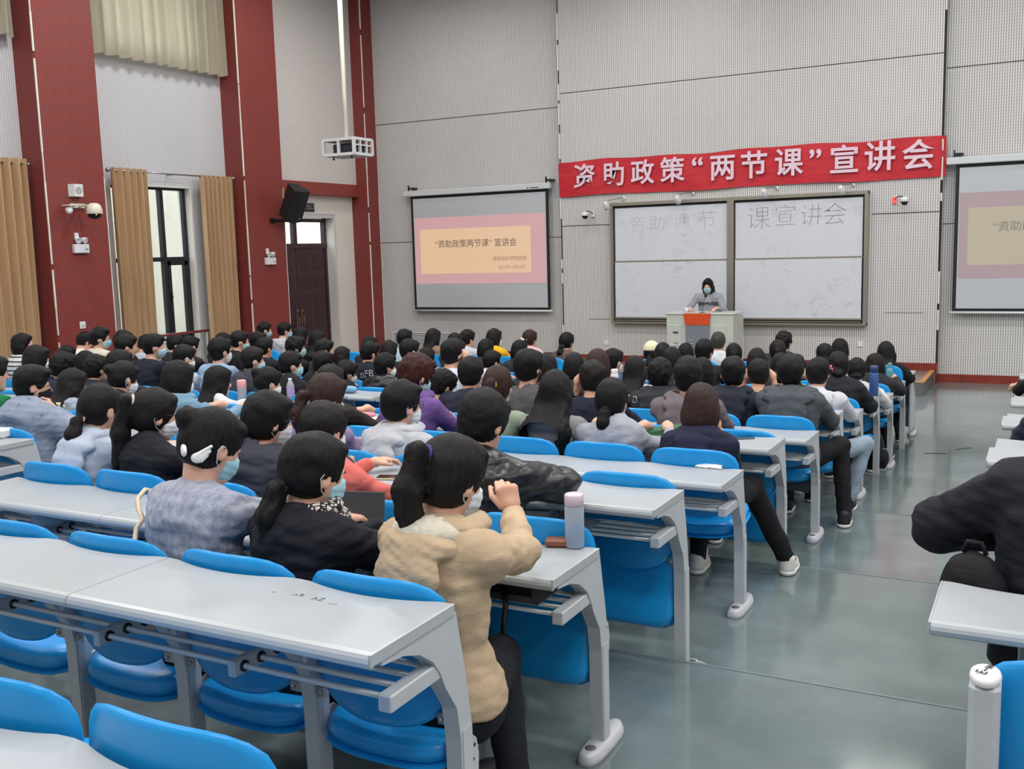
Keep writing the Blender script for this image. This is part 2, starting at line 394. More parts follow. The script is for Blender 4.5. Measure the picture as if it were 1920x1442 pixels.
b=curtain(6.75,7.52,-.1,3.2,-11.06,.08,5,3,m_cur);c1=b.build('curtain',m_cur);tag(c1,'tan floor-length curtain at the left edge before the first red pilaster','curtain','tan curtains at the lower windows')
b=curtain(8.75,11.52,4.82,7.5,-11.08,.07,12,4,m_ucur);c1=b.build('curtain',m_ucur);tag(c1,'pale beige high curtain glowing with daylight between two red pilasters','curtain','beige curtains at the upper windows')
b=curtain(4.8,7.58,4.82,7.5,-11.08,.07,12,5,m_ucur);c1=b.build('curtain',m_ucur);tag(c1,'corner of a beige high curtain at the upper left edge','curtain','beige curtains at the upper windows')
m_steel=M('brushed_steel',(150,150,152),.25,.9)
for (a,c_,lab) in ((8.93,11.56,'thin steel curtain rod across the tall window with round ends'),(5.2,7.6,'steel curtain rod end above the curtain at the left edge')):
    r=empty('curtain_rod',(-11.08,a,3.13),lab,'curtain rod','curtain rods');L=c_-a
    b=MB();b.tube([(0,0,0),(0,L,0)],.012);b.build('rod',m_steel,r)
    for q in (0,L):
        b=MB();b.lathe([(0,-.035),(.025,-.025),(.035,0),(.025,.025),(0,.035)],(0,q,0),12,(0,1,0));b.build('finial',m_steel,r)
    b=MB();b.box(-.19,.0,L*.5-.008,L*.5+.008,-.012,.006);b.build('bracket',m_steel,r)
# louvre vent on the front wall
v=empty('wall_vent',(-9.83,YS,-.04),'long louvred metal vent low on the front wall under the left screen','vent')
b=MB();W=.82;b.box(-W,W,-.02,0,.19,.21);b.box(-W,W,-.02,0,-.22,-.2);b.box(-W,-W+.02,-.02,0,-.2,.19);b.box(W-.02,W,-.02,0,-.2,.19);b.build('frame',m_white,v)
b=MB();b.box(-W+.02,W-.02,-.004,0,-.2,.19);b.build('backing',M('vent_dark',(40,40,42),.7),v)
for i in range(11):
    b=MB();z=-.185+i*.034;b.box(-W+.02,W-.02,-.018,-.004,z,z+.02);b.build('louvre',m_white,v)
# wall plates
for x,y,z,lab in ((-5.8,YC,.05,'white socket plate low on the ribbed wall left of the lectern'),(-1.35,YC,.11,'white socket plate low on the ribbed wall right of the lectern')):
    r=empty('wall_socket',(x,y,z),lab,'socket','wall sockets');b=MB();b.box(-.045,.045,-.012,0,-.045,.045,.005);b.build('plate',m_white,r)
r=empty('light_switch',(XP,8.08,.89),'white wall switch on the first red pilaster','switch');b=MB();b.box(0,.012,-.05,.05,-.05,.05,.005);b.build('plate',m_white,r);b=MB();b.box(.012,.02,-.018,.018,-.02,.02,.003);b.build('rocker',M('grey_rocker',(190,190,190),.4),r)
# ================================================================ desks and tip-up seats
m_desk=NT('grey_laminate');nn=m_desk.noise(1.3,3);m_desk.set(m_desk.mix(m_desk.ramp(nn,.3,.7),lin((157,161,164)),lin((167,171,174))),.36,0,.42);m_desk.bump(m_desk.noise(320,2),.05,.001);m_desk=m_desk.m
m_edge=M('grey_edge_strip',(176,180,182),.28)
m_leg=M('grey_painted_metal',(190,194,198),.42,.05,var=.06,bs=12)
m_rod=M('grey_rod',(198,202,204),.32,.2)
m_foot=M('pale_grey_plastic',(196,196,202),.35)
m_cap=M('dark_grey_cap',(92,96,98),.5)
t=NT('blue_seat_plastic');nz=t.noise(2.2,4);t.set(t.mix(t.ramp(nz,.35,.65),lin((12,138,208)),lin((30,156,226))),.3,0,.45);t.bump(t.noise(420,2),.12,.001);m_blue=t.m
m_metal=M('zinc_metal',(170,172,174),.35,.7)
SP=.51
ORD=['front-most','nearest','second','third','fourth','fifth','sixth','seventh','eighth','ninth','tenth','eleventh','twelfth']
def desktop_mesh(w,first,n):
    "top of a two-seat desk unit; far edge dips round each seat back"
    b=MB();nx=24;T=.026
    xs=[first-w*i/nx for i in range(nx+1)]
    def far(x):
        u=((-x)%SP)/SP if abs(x)>1e-6 else 0
        return .374-.042*(math.sin(math.pi*min(1,max(0,(u-.07)/.86)))**.8)
    vs=[]
    for x in xs:
        fy=far(x if x<first else first-1e-4)
        vs+=[(x,.012,0),(x,fy,0),(x,fy,-T),(x,.012,-T)]
    fs=[]
    for i in range(nx):
        a=i*4;c=a+4
        fs+=[(a,a+1,c+1,c),(a+1,a+2,c+2,c+1),(a+2,a+3,c+3,c+2),(a+3,a,c,c+3)]
    fs+=[(0,1,2,3),tuple(nx*4+q for q in (3,2,1,0))]
    return b.add(vs,fs)
def leg_mesh(odd):
    d=-.122 if odd else 0.
    pts=[(.392,d),(.452,d),(.447,.40),(.43,.52),(.386,.733),(.05,.733),(.05,.716),(.14,.706),(.21,.682),(.27,.64),(.30,.60),(.322,.55),(.375,.47),(.388,.38)]
    b=MB();b.prism(pts,0,-.024,.024);b.box(.024,.027,.396,.444,d+.02,.40);return b
def foot_mesh(odd):
    d=-.122 if odd else 0.;b=MB();y0,y1=(.375,.60) if odd else (.27,.585);c_=.42
    P=[]
    for h,s in ((0,1),(.018,1),(.034,.84),(.044,.6)):
        ring=[]
        for k in range(20):
            a=2*math.pi*k/20;ca,sa=math.cos(a),math.sin(a)
            ex=.045*s*np.sign(ca)*abs(ca)**.7;ey=(y1-y0)/2*(.92+.08*s)*np.sign(sa)*abs(sa)**.55
            ring.append((ex,(y0+y1)/2+ey,d+h))
        P.append(ring)
    vs=[p for r in P for p in r];fs=[(i*20+k,i*20+(k+1)%20,(i+1)*20+(k+1)%20,(i+1)*20+k) for i in range(3) for k in range(20)]+[tuple(60+k for k in range(20)),tuple(range(19,-1,-1))]
    return b.add(vs,fs,True)
def bracket_mesh(end):
    b=MB();w=.02 if end else .013;b.box(-w,w,.085,.36,.58,.625,.004);return b
def make_desk(n,odd,near,front=False,over=0.):
    r=empty('lecture_desk')
    if over: b=MB();b.box(-n*SP-.006,-n*SP+.0015,.0,.372,-.03,.002,.002);b.build('end_strip',m_edge,r,(0,0,.76))
    k=0
    while k<n:
        c_=min(2,n-k);w=SP*c_;x1=-k*SP;g=.0 if k==0 else .0015
        dm=desktop_mesh(w-g-.0015,x1-g,c_);dt=dm.build('desktop',m_desk,r,(0,0,.76))
        b=MB();X0,X1=x1-w+.0015,x1-g
        pr=[(.016,.001),(.006,-.002),(0,-.010),(-.003,-.02),(0,-.032),(.008,-.038),(.02,-.038),(.02,.001)]
        b.prism(pr,0,X0,X1);b.build('edge_strip',m_edge,dt)
        k+=c_
    b=MB();b.box(-.0015,.006,.0,.372,-.03,.002,.002);b.build('end_strip',m_edge,r,(0,0,.76))
    for i in range(n+1):
        x=-i*SP+(-.024 if i==0 else (.024+over if i==n else 0))
        l=leg_mesh(odd).build('leg',m_leg,r,(x,0,0))
        f=foot_mesh(odd).build('foot_cover',m_foot,l);b=MB();d=-.122 if odd else 0;yb=.385 if not odd else .545
        yy=.33 if not odd else .56
        b2=MB();b2.lathe([(0,.046),(.02,.046),(.024,.038),(.024,.03)],(0,yy if not odd else .56,d),14);b2.build('bolt_cap',m_cap,l)
        br=bracket_mesh(i in (0,n)).build('rack_bracket',m_leg,r,(x,0,0))
        if near and 0<i:
            for y in (.12,.185,.25,.315): b=MB();b.tube([(-.019,y,.603),(.019,y,.603)],.0155,10);b.build('rubber_grommet',m_black,br)
    for y in (.12,.185,.25,.315):
        b=MB();b.tube([(-n*SP+.03+over,y,.603),(-.035,y,.603)],.0082,8);b.build('rack_rod',m_rod,r)
    if front:
        b=MB();b.box(-n*SP,0,.36,.378,.10,.73);b.build('modesty_panel',m_leg,r);b=MB();b.box(-.022,.0,.05,.36,.10,.73,.003);b.build('side_panel',m_leg,r)
    return r
def plate(W,H,fn,n=36,top=5.,bot=2.6,T=.016):
    "rounded plate: fn(x,z,side)->point"
    rs=[0,.35,.65,.85,.94,.985,1.];b=MB();vs=[];fs=[]
    for side in (1,-1):
        base=len(vs)
        for r in rs:
            for k in range(n):
                a=2*math.pi*k/n;c_,s_=math.cos(a),math.sin(a);e=top if s_>0 else bot
                q=(abs(c_)**e+abs(s_)**e)**(-1/e);x=W*r*c_*q;z=H*r*s_*q
                vs.append(fn(x,z,side*T*(1-r**9)**.5))
        for i in range(len(rs)-1):
            for k in range(n): fs.append((base+i*n+k,base+i*n+(k+1)%n,base+(i+1)*n+(k+1)%n,base+(i+1)*n+k))
    return b.add(vs,fs,True)
def make_seat(odd,up,detail):
    r=empty('folding_seat')
    zt=.925 if odd else .852;zb=.485;zc,H=(zt+zb)/2,(zt-zb)/2;W=.243
    def fb(x,z,s): 
        u=x/W;zz=z+zc;return (x,.052-.043*(1-u*u)+.016*((z/H)**2)*0+(.0 if z<0 else 0)-.012+(.07*(zt-.2-zz) if zz<zt-.2 else 0)*1.0+s-(.012*max(0,(z/H)-.75)*4)**1,zz)
    plate(W,H,fb,n=44,top=4.2,bot=2.5,T=.019).build('backrest',m_blue,r)
    W2,H2=.22,.218
    def fs_(x,y,s):
        yy=y;zz=.43+s+.02*(x/W2)**2-.03*max(0,yy/H2)**3+.012*(yy/H2)**2
        if up:
            py,pz=-.02,.415;dy,dz=yy-py,zz-pz;an=math.radians(80);y2=dy*math.cos(an)-dz*math.sin(an);z2=dy*math.sin(an)+dz*math.cos(an)
            return (x,.118+py+y2,pz+z2)
        an=math.radians(9);y2=yy*math.cos(an)-(zz-.43)*math.sin(an);z2=yy*math.sin(an)+(zz-.43)*math.cos(an)
        return (x,.222+y2,.445+z2-.01)
    se=plate(W2,H2,fs_,n=40,top=3.4,bot=5.5,T=.043).build('seat_pan',m_blue,r)
    if detail:
        b=MB()
        def lip(x,y,s): return fs_(x*1.035,y*1.035,s*.5-.036)
        plate(W2,H2,lip,n=40,top=3.4,bot=5.5,T=.02).build('seat_rim',m_blue,se)
        for sx in (-1,1):
            for z in ((.54,.68) if odd else (.53,.64)):
                b=MB();x=sx*.212;b.box(x-.022,x+.022,.018,.028,z-.017,z+.017,.004);b.lathe([(0,-.006),(.007,-.005),(.007,.0)],(x-sx*.008,.017,z),8,(0,1,0));b.box(x+sx*.018-.004,x+sx*.018+.004,.02,.06,z-.015,z+.015);b.build('backrest_bracket',m_metal,r)
    b=MB();pts=[(.065,.40),(.09,.455),(.115,.462),(.14,.44),(.15,.39),(.145,.335),(.125,.318),(.105,.325),(.07,.345)]
    b.prism(pts,0,-.2405,-.236);b.build('hinge_plate',M('white_enamelled_metal',(206,208,210),.3,.3),r);b=MB();b.prism(pts,0,.236,.2405)
    h=b.build('hinge_plate',M('white_enamelled_metal',(206,208,210),.3,.3),r)
    if detail:
        for y,z in ((.09,.415),(.105,.42),(.128,.425),(.12,.385),(.093,.345)): b=MB();b.lathe([(0,.002),(.006,.0)],(.2408,y,z),8,(1,0,0));b.build('bolt_hole',m_black,h)
    return r
_seatproto={}
def seat_at(x,y,z,odd,up,detail,label,group):
    key=(odd,up,detail)
    if key not in _seatproto:
        o=make_seat(*key);_seatproto[key]=o
    else: o=copy_tree(_seatproto[key])
    o.location=(x,y,z);tag(o,label,'seat',group);return o
_deskproto={}
def desk_at(x,y,z,n,odd,near,front,label,group):
    over=.21 if x>1.5 else 0.
    key=(n,odd,near,front,over)
    if key not in _deskproto: o=make_desk(n,odd,near,front=front,over=over);_deskproto[key]=o
    else: o=copy_tree(_deskproto[key])
    o.location=(x,y,z);tag(o,label,'desk',group);return o
OFF={'C':0.,'L':-.17,'R':.09};XE={'C':0.,'L':-3.93,'R':1.09+SP*3}
BN={'C':'centre block','L':'block by the windows','R':'block right of the aisle'}
NS={'C':6,'L':11,'R':3}
def rowname(k): return {0:'cropped row at the lower left corner',12:'front row before the stage'}.get(k,ORD[k]+' row from the viewer')
HIDE_SEAT=set();HIDE_DESK=set()
HIDE_SEAT=set([('C',5,2),('C',5,3),('C',6,3),('C',6,4),('C',6,5),('C',7,1),('C',7,2),('C',7,3),('C',7,4),('C',7,5),('C',8,1),('C',8,2),('C',8,4),('C',8,5),('C',9,1),('C',9,3),('C',9,5),('C',10,2),('C',10,4),('C',10,5),('C',11,2),('L',4,0),('L',4,2),('L',4,3),('L',4,4),('L',4,5),('L',4,6),('L',4,7),('L',4,8),('L',4,9),('L',4,10),('L',5,1),('L',5,2),('L',5,3),('L',5,4),('L',5,6),('L',5,7),('L',5,8),('L',5,9),('L',5,10),('L',6,5),('L',6,6),('L',6,7),('L',6,9),('L',6,10),('L',7,1),('L',7,2),('L',7,3),('L',7,4),('L',7,5),('L',7,6),('L',7,7),('L',7,8),('L',7,9),('L',7,10),('L',8,0),('L',8,1),('L',8,4),('L',8,5),('L',8,7),('L',8,8),('L',8,9),('L',8,10),('L',9,0),('L',9,1),('L',9,2),('L',9,3),('L',9,4),('L',9,5),('L',9,6),('L',9,7),('L',9,8),('L',9,9),('L',9,10),('L',10,1),('L',10,2),('L',10,3),('L',10,4),('L',10,5),('L',10,6),('L',10,7),('L',10,8),('L',10,9),('L',10,10),('L',11,4),('L',11,5),('L',11,7),('L',11,8),('L',11,10),('R',4,0),('R',4,1),('R',4,2),('R',5,0),('R',5,1),('R',5,2),('R',6,0),('R',6,1),('R',6,2),('R',7,0),('R',7,1),('R',7,2),('R',8,0),('R',8,1),('R',8,2),('R',9,0),('R',9,1),('R',9,2),('R',10,0),('R',10,1),('R',10,2),('R',11,0),('R',11,1),('R',11,2)])
SEATKEY={}
for blk in 'CLR':
    for k in range(0,13):
        if (blk,k) in HIDE_DESK: continue
        if blk=='R' and k<2: continue
        if blk=='L' and k<3: continue
        n=NS[blk];x=XE[blk]
        if k==0: n=3;x=.22
        desk_at(x,YR[k]+OFF[blk],zdesk(k),n,k%2==1,blk=='C' and k<4,k==12,
          {'C':'long light grey desk, %s of the centre block','L':'long light grey desk, %s of the block by the windows','R':'light grey desk end jutting in from the right, %s'}[blk]%rowname(k),'long desks of the %s'%BN[blk])
UPS={('C',2,0),('C',3,0),('C',5,0),('C',4,9),('R',5,2)}
for blk in 'CLR':
    for k in range(0,12):
        n=NS[blk]
        if blk=='L' and k<3: continue
        if blk=='R' and k<1: continue
        for i in range(n):
            if (blk,k,i) in HIDE_SEAT or (k==0 and i>2): continue
            x=(XE[blk] if k else .22)-SP*(i+.5)-.012
            odd=k%2==1
            if blk=='R': x=1.475+SP*(n-1-i)+(0 if k==1 else .16)
            up=(blk,k,i) in UPS
            if blk=='R': side='%s seat from the aisle'%ORD[n-i] if n-i>1 else 'aisle seat'
            else: side='aisle seat' if i==0 else '%s seat from the aisle'%ORD[i+1]
            SEATKEY[(blk,k,i)]=seat_at(x,YR[k]+OFF[blk]+.374,zseat(k),odd,up,blk=='C' and k<5 or blk=='R' and k<3,
              'blue tip-up %s in the %s, %s'%(side,rowname(k).replace(' from the viewer','').replace('cropped row at the lower left corner','cropped corner row'),{'C':'centre block','L':'window-side block','R':'right block'}[blk]),'blue tip-up seats of the %s'%BN[blk])
# bare post of the last row on the right, white cap with a pen scrawl
r=empty('seat_post',(1.255,.42,0),'grey seat post with a scribbled white cap at the lower right','post')
b=MB();b.box(-.03,.03,-.04,.04,0,.885,.012);b.build('post',m_leg,r)
b=MB();b.lathe([(.034,0),(.037,.008),(.034,.016),(.02,.021),(0,.022)],(0,0,0),20);c_=b.build('post_cap',M('white_cap',(222,222,220),.4),r,(0,0,.882));c_.scale=(.85,1.35,1)
text_mesh('pen_scrawl','E~w',.032,M('pen_ink',(40,40,60),.6),frame_mtx((0,0,.9055),(.3,1,0),(-1,.3,0)),r,ext=.0004,res=2)

_d=[o for o in COL.objects if o.get('label','').startswith('long light grey desk, nearest row from the viewer of the centre')][0]
for i,(dx,dy,tx) in enumerate(((-.50,.255,'~'),(-.42,.262,'∧R'),(-.35,.258,'AZ'),(-.29,.245,'—'))): text_mesh('pen_scribble',tx,.03,M('pen_ink',(40,40,60),.6),frame_mtx((dx,dy,.7606),(1,.1,0),(-.1,1,0)),_d,offset=-.0006,ext=.0002,res=1)
# ================================================================ front of the hall
def atx(u,v,x):
    d=cF+cR*(u-960)/FPX-cU*(v-721)/FPX
    return np.array(CAM)+(x-CAM[0])/d[0]*d
def atz(u,v,z):
    d=cF+cR*(u-960)/FPX-cU*(v-721)/FPX
    return np.array(CAM)+(z-CAM[2])/d[2]*d
# whiteboard set
m_alu=M('champagne_aluminium',(150,144,132),.35,.5);m_alud=M('board_shadow_slot',(52,50,48),.6)
t=NT('whiteboard_surface');n1=t.noise(6,6,vec=t.scaled(1,1,1.6),rough=.75);n2=t.noise(1.1,2);n3=t.noise(42,2,rough=.8)
f=t.math('MULTIPLY',t.ramp(n1,.52,.78),t.ramp(n2,.42,.62));g=t.math('MULTIPLY',t.math('GREATER_THAN',n3,.735),t.ramp(n1,.45,.6))
c=t.mix(t.math('MULTIPLY',f,.75),lin((206,209,216)),lin((150,152,160)));c=t.mix(t.math('MULTIPLY',g,.75),c,lin((70,70,78)));t.set(c,.22,0,.4);m_wb=t.m
wb=empty('whiteboard',(-3.45,YC,.42),'wide framed whiteboard of four sliding panels with faint handwriting, behind the lectern','whiteboard')
def wbx(x): return x+3.45
b=MB()
X0,X1,Z1=-5.65+3.45,-1.245+3.45,2.14
b.box(X0,X0+.055,-.12,0,0,Z1);b.box(X1-.055,X1,-.12,0,0,Z1);b.box(X0,X1,-.121,0,Z1-.055,Z1);b.box(X0,X1,-.121,0,0,.035);b.box(-.065,.045,-.124,0,0,Z1)
b.build('frame',m_alu,wb)
b=MB();b.box(X0+.05,X1-.05,-.04,-.001,.03,Z1-.05);b.build('backing',m_alud,wb)
for a,c_ in ((X0+.085,-.075),(.065,X1-.085)):
    for z0,z1,yy in ((.115,1.085,-.10),(1.115,2.045,-.075)):
        b=MB();b.box(a,c_,yy,yy+.02,z0,z1);p=b.build('board_panel',m_wb,wb)
        b=MB();b.box(a-.01,c_+.01,yy-.008,yy+.022,z0-.03,z0);b.build('panel_rail',m_alu,p)
    b=MB();b.box(a,c_,-.135,-.08,.05,.065);b.build('pen_tray',m_alu,wb)
m_ink=M('faded_marker',(146,148,158),.6);m_ink2=M('fainter_marker',(170,171,178),.6)
for ch,u,v,s_,mm in (('资',1195,423,.34,m_ink2),('助',1232,421,.32,m_ink2),('两',1279,416,.30,m_ink2),('节',1325,414,.36,m_ink2),('课',1422,412,.42,m_ink),('宣',1472,407,.38,m_ink),('讲',1521,406,.38,m_ink),('会',1565,404,.40,m_ink)):
    p=along(u,v,YC-.08);text_mesh('handwriting',ch,s_,mm,frame_mtx((p[0]+3.45,-.077,p[2]-.42),(1,0,.02),(.03,0,1)),wb,offset=-.0085,ext=.0006,res=2)
# banner
m_ban=NT('red_banner_cloth');nz=m_ban.noise(3,4,vec=m_ban.scaled(1,1,3));m_ban.set(m_ban.mix(m_ban.ramp(nz,.3,.7),lin((176,22,36)),lin((198,30,44))),.55);m_ban.bump(nz,.3,.03);m_ban=m_ban.m
bn=empty('banner',(-3.4,YC-.03,3.03),'long red cloth banner with white Chinese lettering hung above the whiteboard','banner')
P=np.zeros((7,90,3))
for i in range(7):
    for j in range(90):
        x=-3.27+6.53*j/89;zz=(-.31+.62*i/6)+.012*math.sin(x*2.1)+.01*math.sin(x*5+1)*(1 if i==6 else .4)
        P[i,j]=(x,-.008+.010*math.sin(x*3.1+i*.4)+.004*math.sin(x*9),zz)
P[:,87:,1]+=np.array([.0,.03,.09]);Q=P.copy();Q[:,:,1]+=.004
b=MB();b.grid(P);b.grid(Q);b.build('cloth',m_ban,bn)
m_let=M('pale_pink_lettering',(222,196,208),.6)
for ch,u,v,s_ in (('资',1096,333,.44),('助',1151,330,.44),('政',1205,326,.44),('策',1261,322,.45),('“',1308,318,.5),('两',1355,317,.46),('节',1414,313,.47),('课',1479,308,.47),('”',1529,304,.5),('宣',1583,303,.47),('讲',1650,297,.48),('会',1722,294,.48)):
    p=along(u,v,YC-.06)
    text_mesh('lettering',ch,s_,m_let,frame_mtx((p[0]+3.4,-.045,p[2]-3.03),(1,0,0),(0,0,1)),bn,offset=.008,ext=.006,res=3)
# two roll-down projection screens
def screen(x0,ln,bright,label):
    r=empty('projection_screen',(x0+1.525,YS,.64),label,'screen','roll-down projection screens')
    b=MB();b.box(-1.66,1.59,-.19,-.07,2.25,2.36,.012);hs=b.build('housing',M('screen_housing',(200,204,206),.35),r)
    for xx in (-1.55,1.5): b=MB();b.box(xx-.01,xx+.12,-.14,-.0,2.40,2.425);b.box(xx-.012,xx+.012,-.16,-.13,2.36,2.47);b.build('hanging_bracket',m_black,hs)
    b=MB();b.box(1.18,1.36,-.192,-.19,2.275,2.292);b.box(1.12,1.145,-.192,-.19,2.27,2.297);b.build('maker_mark',M('dark_print',(60,60,62),.5),hs)
    b=MB();b.box(-1.525,1.525,-.126,-.12,.0,2.25);b.build('screen_border',M('black_screen_border',(18,20,24),.6),r)
    b=MB();b.box(-1.47,1.47,-.130,-.1265,.05,2.2);fb=b.build('screen_fabric',M('screen_cloth',(182,186,190),.8),r)
    b=MB();b.tube([(-1.56,-.123,-.015),(1.56,-.123,-.015)],.02);b.build('bottom_bar',m_white,r)
    def lit(name,c,e):
        if name in MC: return MC[name]
        t=NT(name);t.set(lin((120,120,124)),.8);t.b.inputs['Emission Color'].default_value=lin(c);t.b.inputs['Emission Strength'].default_value=e;MC[name]=t.m;return t.m
    k='left' if bright else 'right'
    pc,cc,tc=((226,160,160),(255,205,150),(138,122,112)) if bright else ((190,150,152),(214,196,150),(138,134,124))
    e=.62 if bright else .44
    b=MB();b.box(-1.455,1.455,-.1325,-.1305,.515,1.82);pr=b.build('projected_slide',lit('projected_pink_'+k,pc,e),r)
    b=MB();b.box(-1.33,1.14,-.1345,-.133,.715,1.59);b.build('slide_panel',lit('projected_cream_'+k,cc,e),pr)
    mt=M('slide_text_'+k,tc,.8);ms=M('slide_small_text_'+k,(190,140,126),.8)
    text_mesh('slide_title','“资助政策两节课” 宣讲会',.165,mt,frame_mtx((-.07,-.1355,1.285),(1,0,0),(0,0,1)),pr,offset=.001,ext=.0004,res=2)
    text_mesh('slide_subtitle','植物保护学院团委',.095,ms,frame_mtx((.68,-.1355,.98),(1,0,0),(0,0,1)),pr,ext=.0004,res=2,space=.93)
    text_mesh('slide_date','2021年11月16日',.085,ms,frame_mtx((.72,-.1355,.82),(1,0,0),(0,0,1)),pr,ext=.0004,res=2)
    return r
screen(-10.0,1,True,'roll-down projection screen with a pink and cream slide, left of the whiteboard')
screen(.0,1,False,'roll-down projection screen with a dimmer slide, cut off at the right edge')
# board lamps
for i,(u,v,uw,vw,lab) in enumerate(((1137,386,1170,372,'first from the left'),(1271,375,1300,363,'second from the left'),(1433,363,1457,353,'third from the left'),(1577,357,1600,347,'fourth from the left'))):
    w_=along(uw,vw,YC);h=along(u,v,YC-.34);r=empty('board_lamp',tuple(w_),'small white spotlight on an arm above the whiteboard, %s'%lab,'lamp','spotlights above the whiteboard')
    d=h-w_;b=MB();b.lathe([(.035,0),(.035,-.012),(.02,-.03),(0,-.03)],(0,0,0),14,(0,1,0));b.build('wall_mount',m_white,r)
    b=MB();b.tube([(0,-.02,0),(d[0]*.15,-.06,.015),(d[0]*.9,d[1]*.9,d[2]+.09),(d[0],d[1],d[2]+.06)],.009);b.build('arm',M('light_metal_arm',(150,150,150),.4,.5),r)
    ax=np.array([.1,.55,-.8]);ax/=np.linalg.norm(ax);b=MB();b.lathe([(0,-.085),(.03,-.08),(.045,-.05),(.05,0),(.052,.06),(.046,.062),(.04,.05),(0,.05)],d,18,ax);b.build('lamp_head',m_white,r)
# dome cameras on the front wall
for u,v,ub,vb,lab,red in ((1097,404,1113,402,'white dome camera on an arm left of the whiteboard',0),(1696,377,1677,376,'white dome camera right of the whiteboard, red light glowing beside it',1)):
    w_=along(ub,vb,YC);h=along(u,v,YC-.2);r=empty('dome_camera',tuple(w_),lab,'camera','dome cameras on the front wall');d=h-w_
    b=MB();b.box(-.03,.03,-.035,0,-.05,.05,.006);b.build('junction_box',m_white if not red else emis('red_lit_box',(255,90,90),.35),r)
    if red: b=MB();b.lathe([(0,-.045),(.012,-.04),(.014,-.034),(0,-.034)],(0,0,.03),10,(0,1,0));b.build('status_light',emis('red_status_light',(255,60,50),6),r)
    b=MB();b.tube([(0,-.03,.02),(d[0]*.5,d[1]*.7,.06),(d[0],d[1],d[2]+.06)],.009);b.build('arm',m_black,r)
    b=MB();b.lathe([(0,.07),(.04,.065),(.062,.03),(.066,-.005),(.06,-.01)],d,18);hd=b.build('camera_body',m_white,r)
    b=MB();b.lathe([(.055,-.008),(.05,-.035),(.03,-.058),(0,-.066)],d,18);b.build('lens_dome',M('smoked_dome',(14,14,16),.08),hd)
# lectern
m_lec=M('pale_grey_green_metal',(188,192,182),.4,var=.04);m_lecg=M('mid_grey_metal',(118,122,130),.4);m_or=M('orange_panel',(206,72,26),.4)
lc=empty('lectern',(-3.6,13.9,-.29),'pale grey steel lectern with an orange front panel on the stage','lectern')
b=MB();b.prism([(0,0),(.60,0),(.60,.93),(0,.985)],0,-.55,.55);b.build('cabinet',m_lec,lc)
b=MB();b.box(-.57,.57,-.015,.62,.965,.985,.006);b.build('worktop',m_lec,lc)
for x0,x1 in ((-.53,-.30),(.20,.43)):
    b=MB();b.box(x0,x1,-.012,.0,.03,.80,.004);d_=b.build('cabinet_door',m_lec,lc)
    b=MB();xm=(x0+x1)/2+(.02 if x0<0 else -.03);b.box(xm-.045,xm+.045,-.02,-.012,.66,.69,.004);b.build('recess_handle',M('dark_handle',(56,58,60),.5),d_)
    for i in range(6):
        b=MB();z=.50-i*.055;b.box(xm-.035,xm+.04,-.018,-.012,z,z+.012);b.build('vent_slot',M('slot_shadow',(120,124,118),.6),d_)
b=MB();b.prism([(-.255,.985),(.19,.985),(.17,.80),(-.225,.80)],1,-.035,-.005);b.build('front_panel',m_or,lc)
b=MB();b.prism([(-.225,.80),(.17,.80),(.145,.0),(-.20,.0)],1,-.028,-.005);gp=b.build('lower_panel',m_lecg,lc)
for xm in (-.13,.07):
    for i in range(6):
        b=MB();z=.55-i*.055;b.box(xm-.04,xm+.04,-.034,-.028,z,z+.01);b.build('vent_slot',M('slot_light',(170,174,178),.5),gp)
for i in range(8):
    b=MB();z=.52-i*.05;b.box(.46,.53,-.006,0,z,z+.008);b.build('vent_slot',M('slot_shadow',(120,124,118),.6),lc)
r=empty('gooseneck_microphone',(-3.60,14.05,.69),'thin black gooseneck microphone standing on the lectern before the speaker','microphone')
b=MB();b.tube([(0,0,0),(.01,.02,.10),(.02,.04,.19),(.03,.08,.25)],.005);b.build('gooseneck',m_black,r);b=MB();b.lathe([(.012,-.01),(.02,.01),(.022,.035),(.014,.055),(0,.06)],(.033,.085,.255),12);b.build('foam_head',m_black,r);b=MB();b.lathe([(.05,0),(.045,.012),(0,.014)],(0,0,0),16);b.build('base',m_black,r)
r=empty('paper_cup',(-3.86,14.06,.694),'small white cup standing on the left end of the lectern top','cup');b=MB();b.lathe([(0,0),(.026,0),(.036,.08),(.033,.08),(.024,.006),(0,.006)],(0,0,0),16);b.build('cup_wall',m_white,r)
# projector cage hung from the ceiling
pj=empty('projector',(-8.75,11.72,3.37),'ceiling projector in an open white cage hanging from a long pole','projector')
b=MB();X,Y,H=.30,.24,.235;q=.022
for x in (-X,X):
    for y in (-Y,Y): b.box(x-q,x+q,y-q,y+q,0,H)
for z in (0,H):
    for y in (-Y,Y): b.box(-X,X,y-q+.001,y+q-.001,z-q,z+q)
    for x in (-X,X): b.box(x-q+.001,x+q-.001,-Y,Y,z-q,z+q)
b.box(-.02,.02,-Y-.02,-Y+.02,0,H);b.box(X-.02,X+.02,-.10,-.07,0,H);b.box(X-.02,X+.02,.07,.10,0,H);b.box(X-.015,X+.015,-Y,Y,.13,.15)
b.build('cage',m_white,pj)
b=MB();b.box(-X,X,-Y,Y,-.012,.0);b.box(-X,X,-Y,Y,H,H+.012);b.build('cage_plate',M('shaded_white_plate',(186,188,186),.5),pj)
b=MB();b.box(-.18,.27,-.17,.17,.02,.17,.02);pb=b.build('projector_body',M('dark_blue_grey_plastic',(40,44,54),.4),pj);b=MB();b.lathe([(0,0),(.04,0),(.045,.03),(.03,.032),(0,.02)],(.0,.17,.1),14,(0,1,0));b.build('lens',m_black,pb)
b=MB();b.tube([(-.02,0,H),(-.02,0,.95),(-.02,0,CE-3.37)],[.034,.034,.045]);b.build('ceiling_pole',M('cream_pole',(216,214,196),.45),pj)
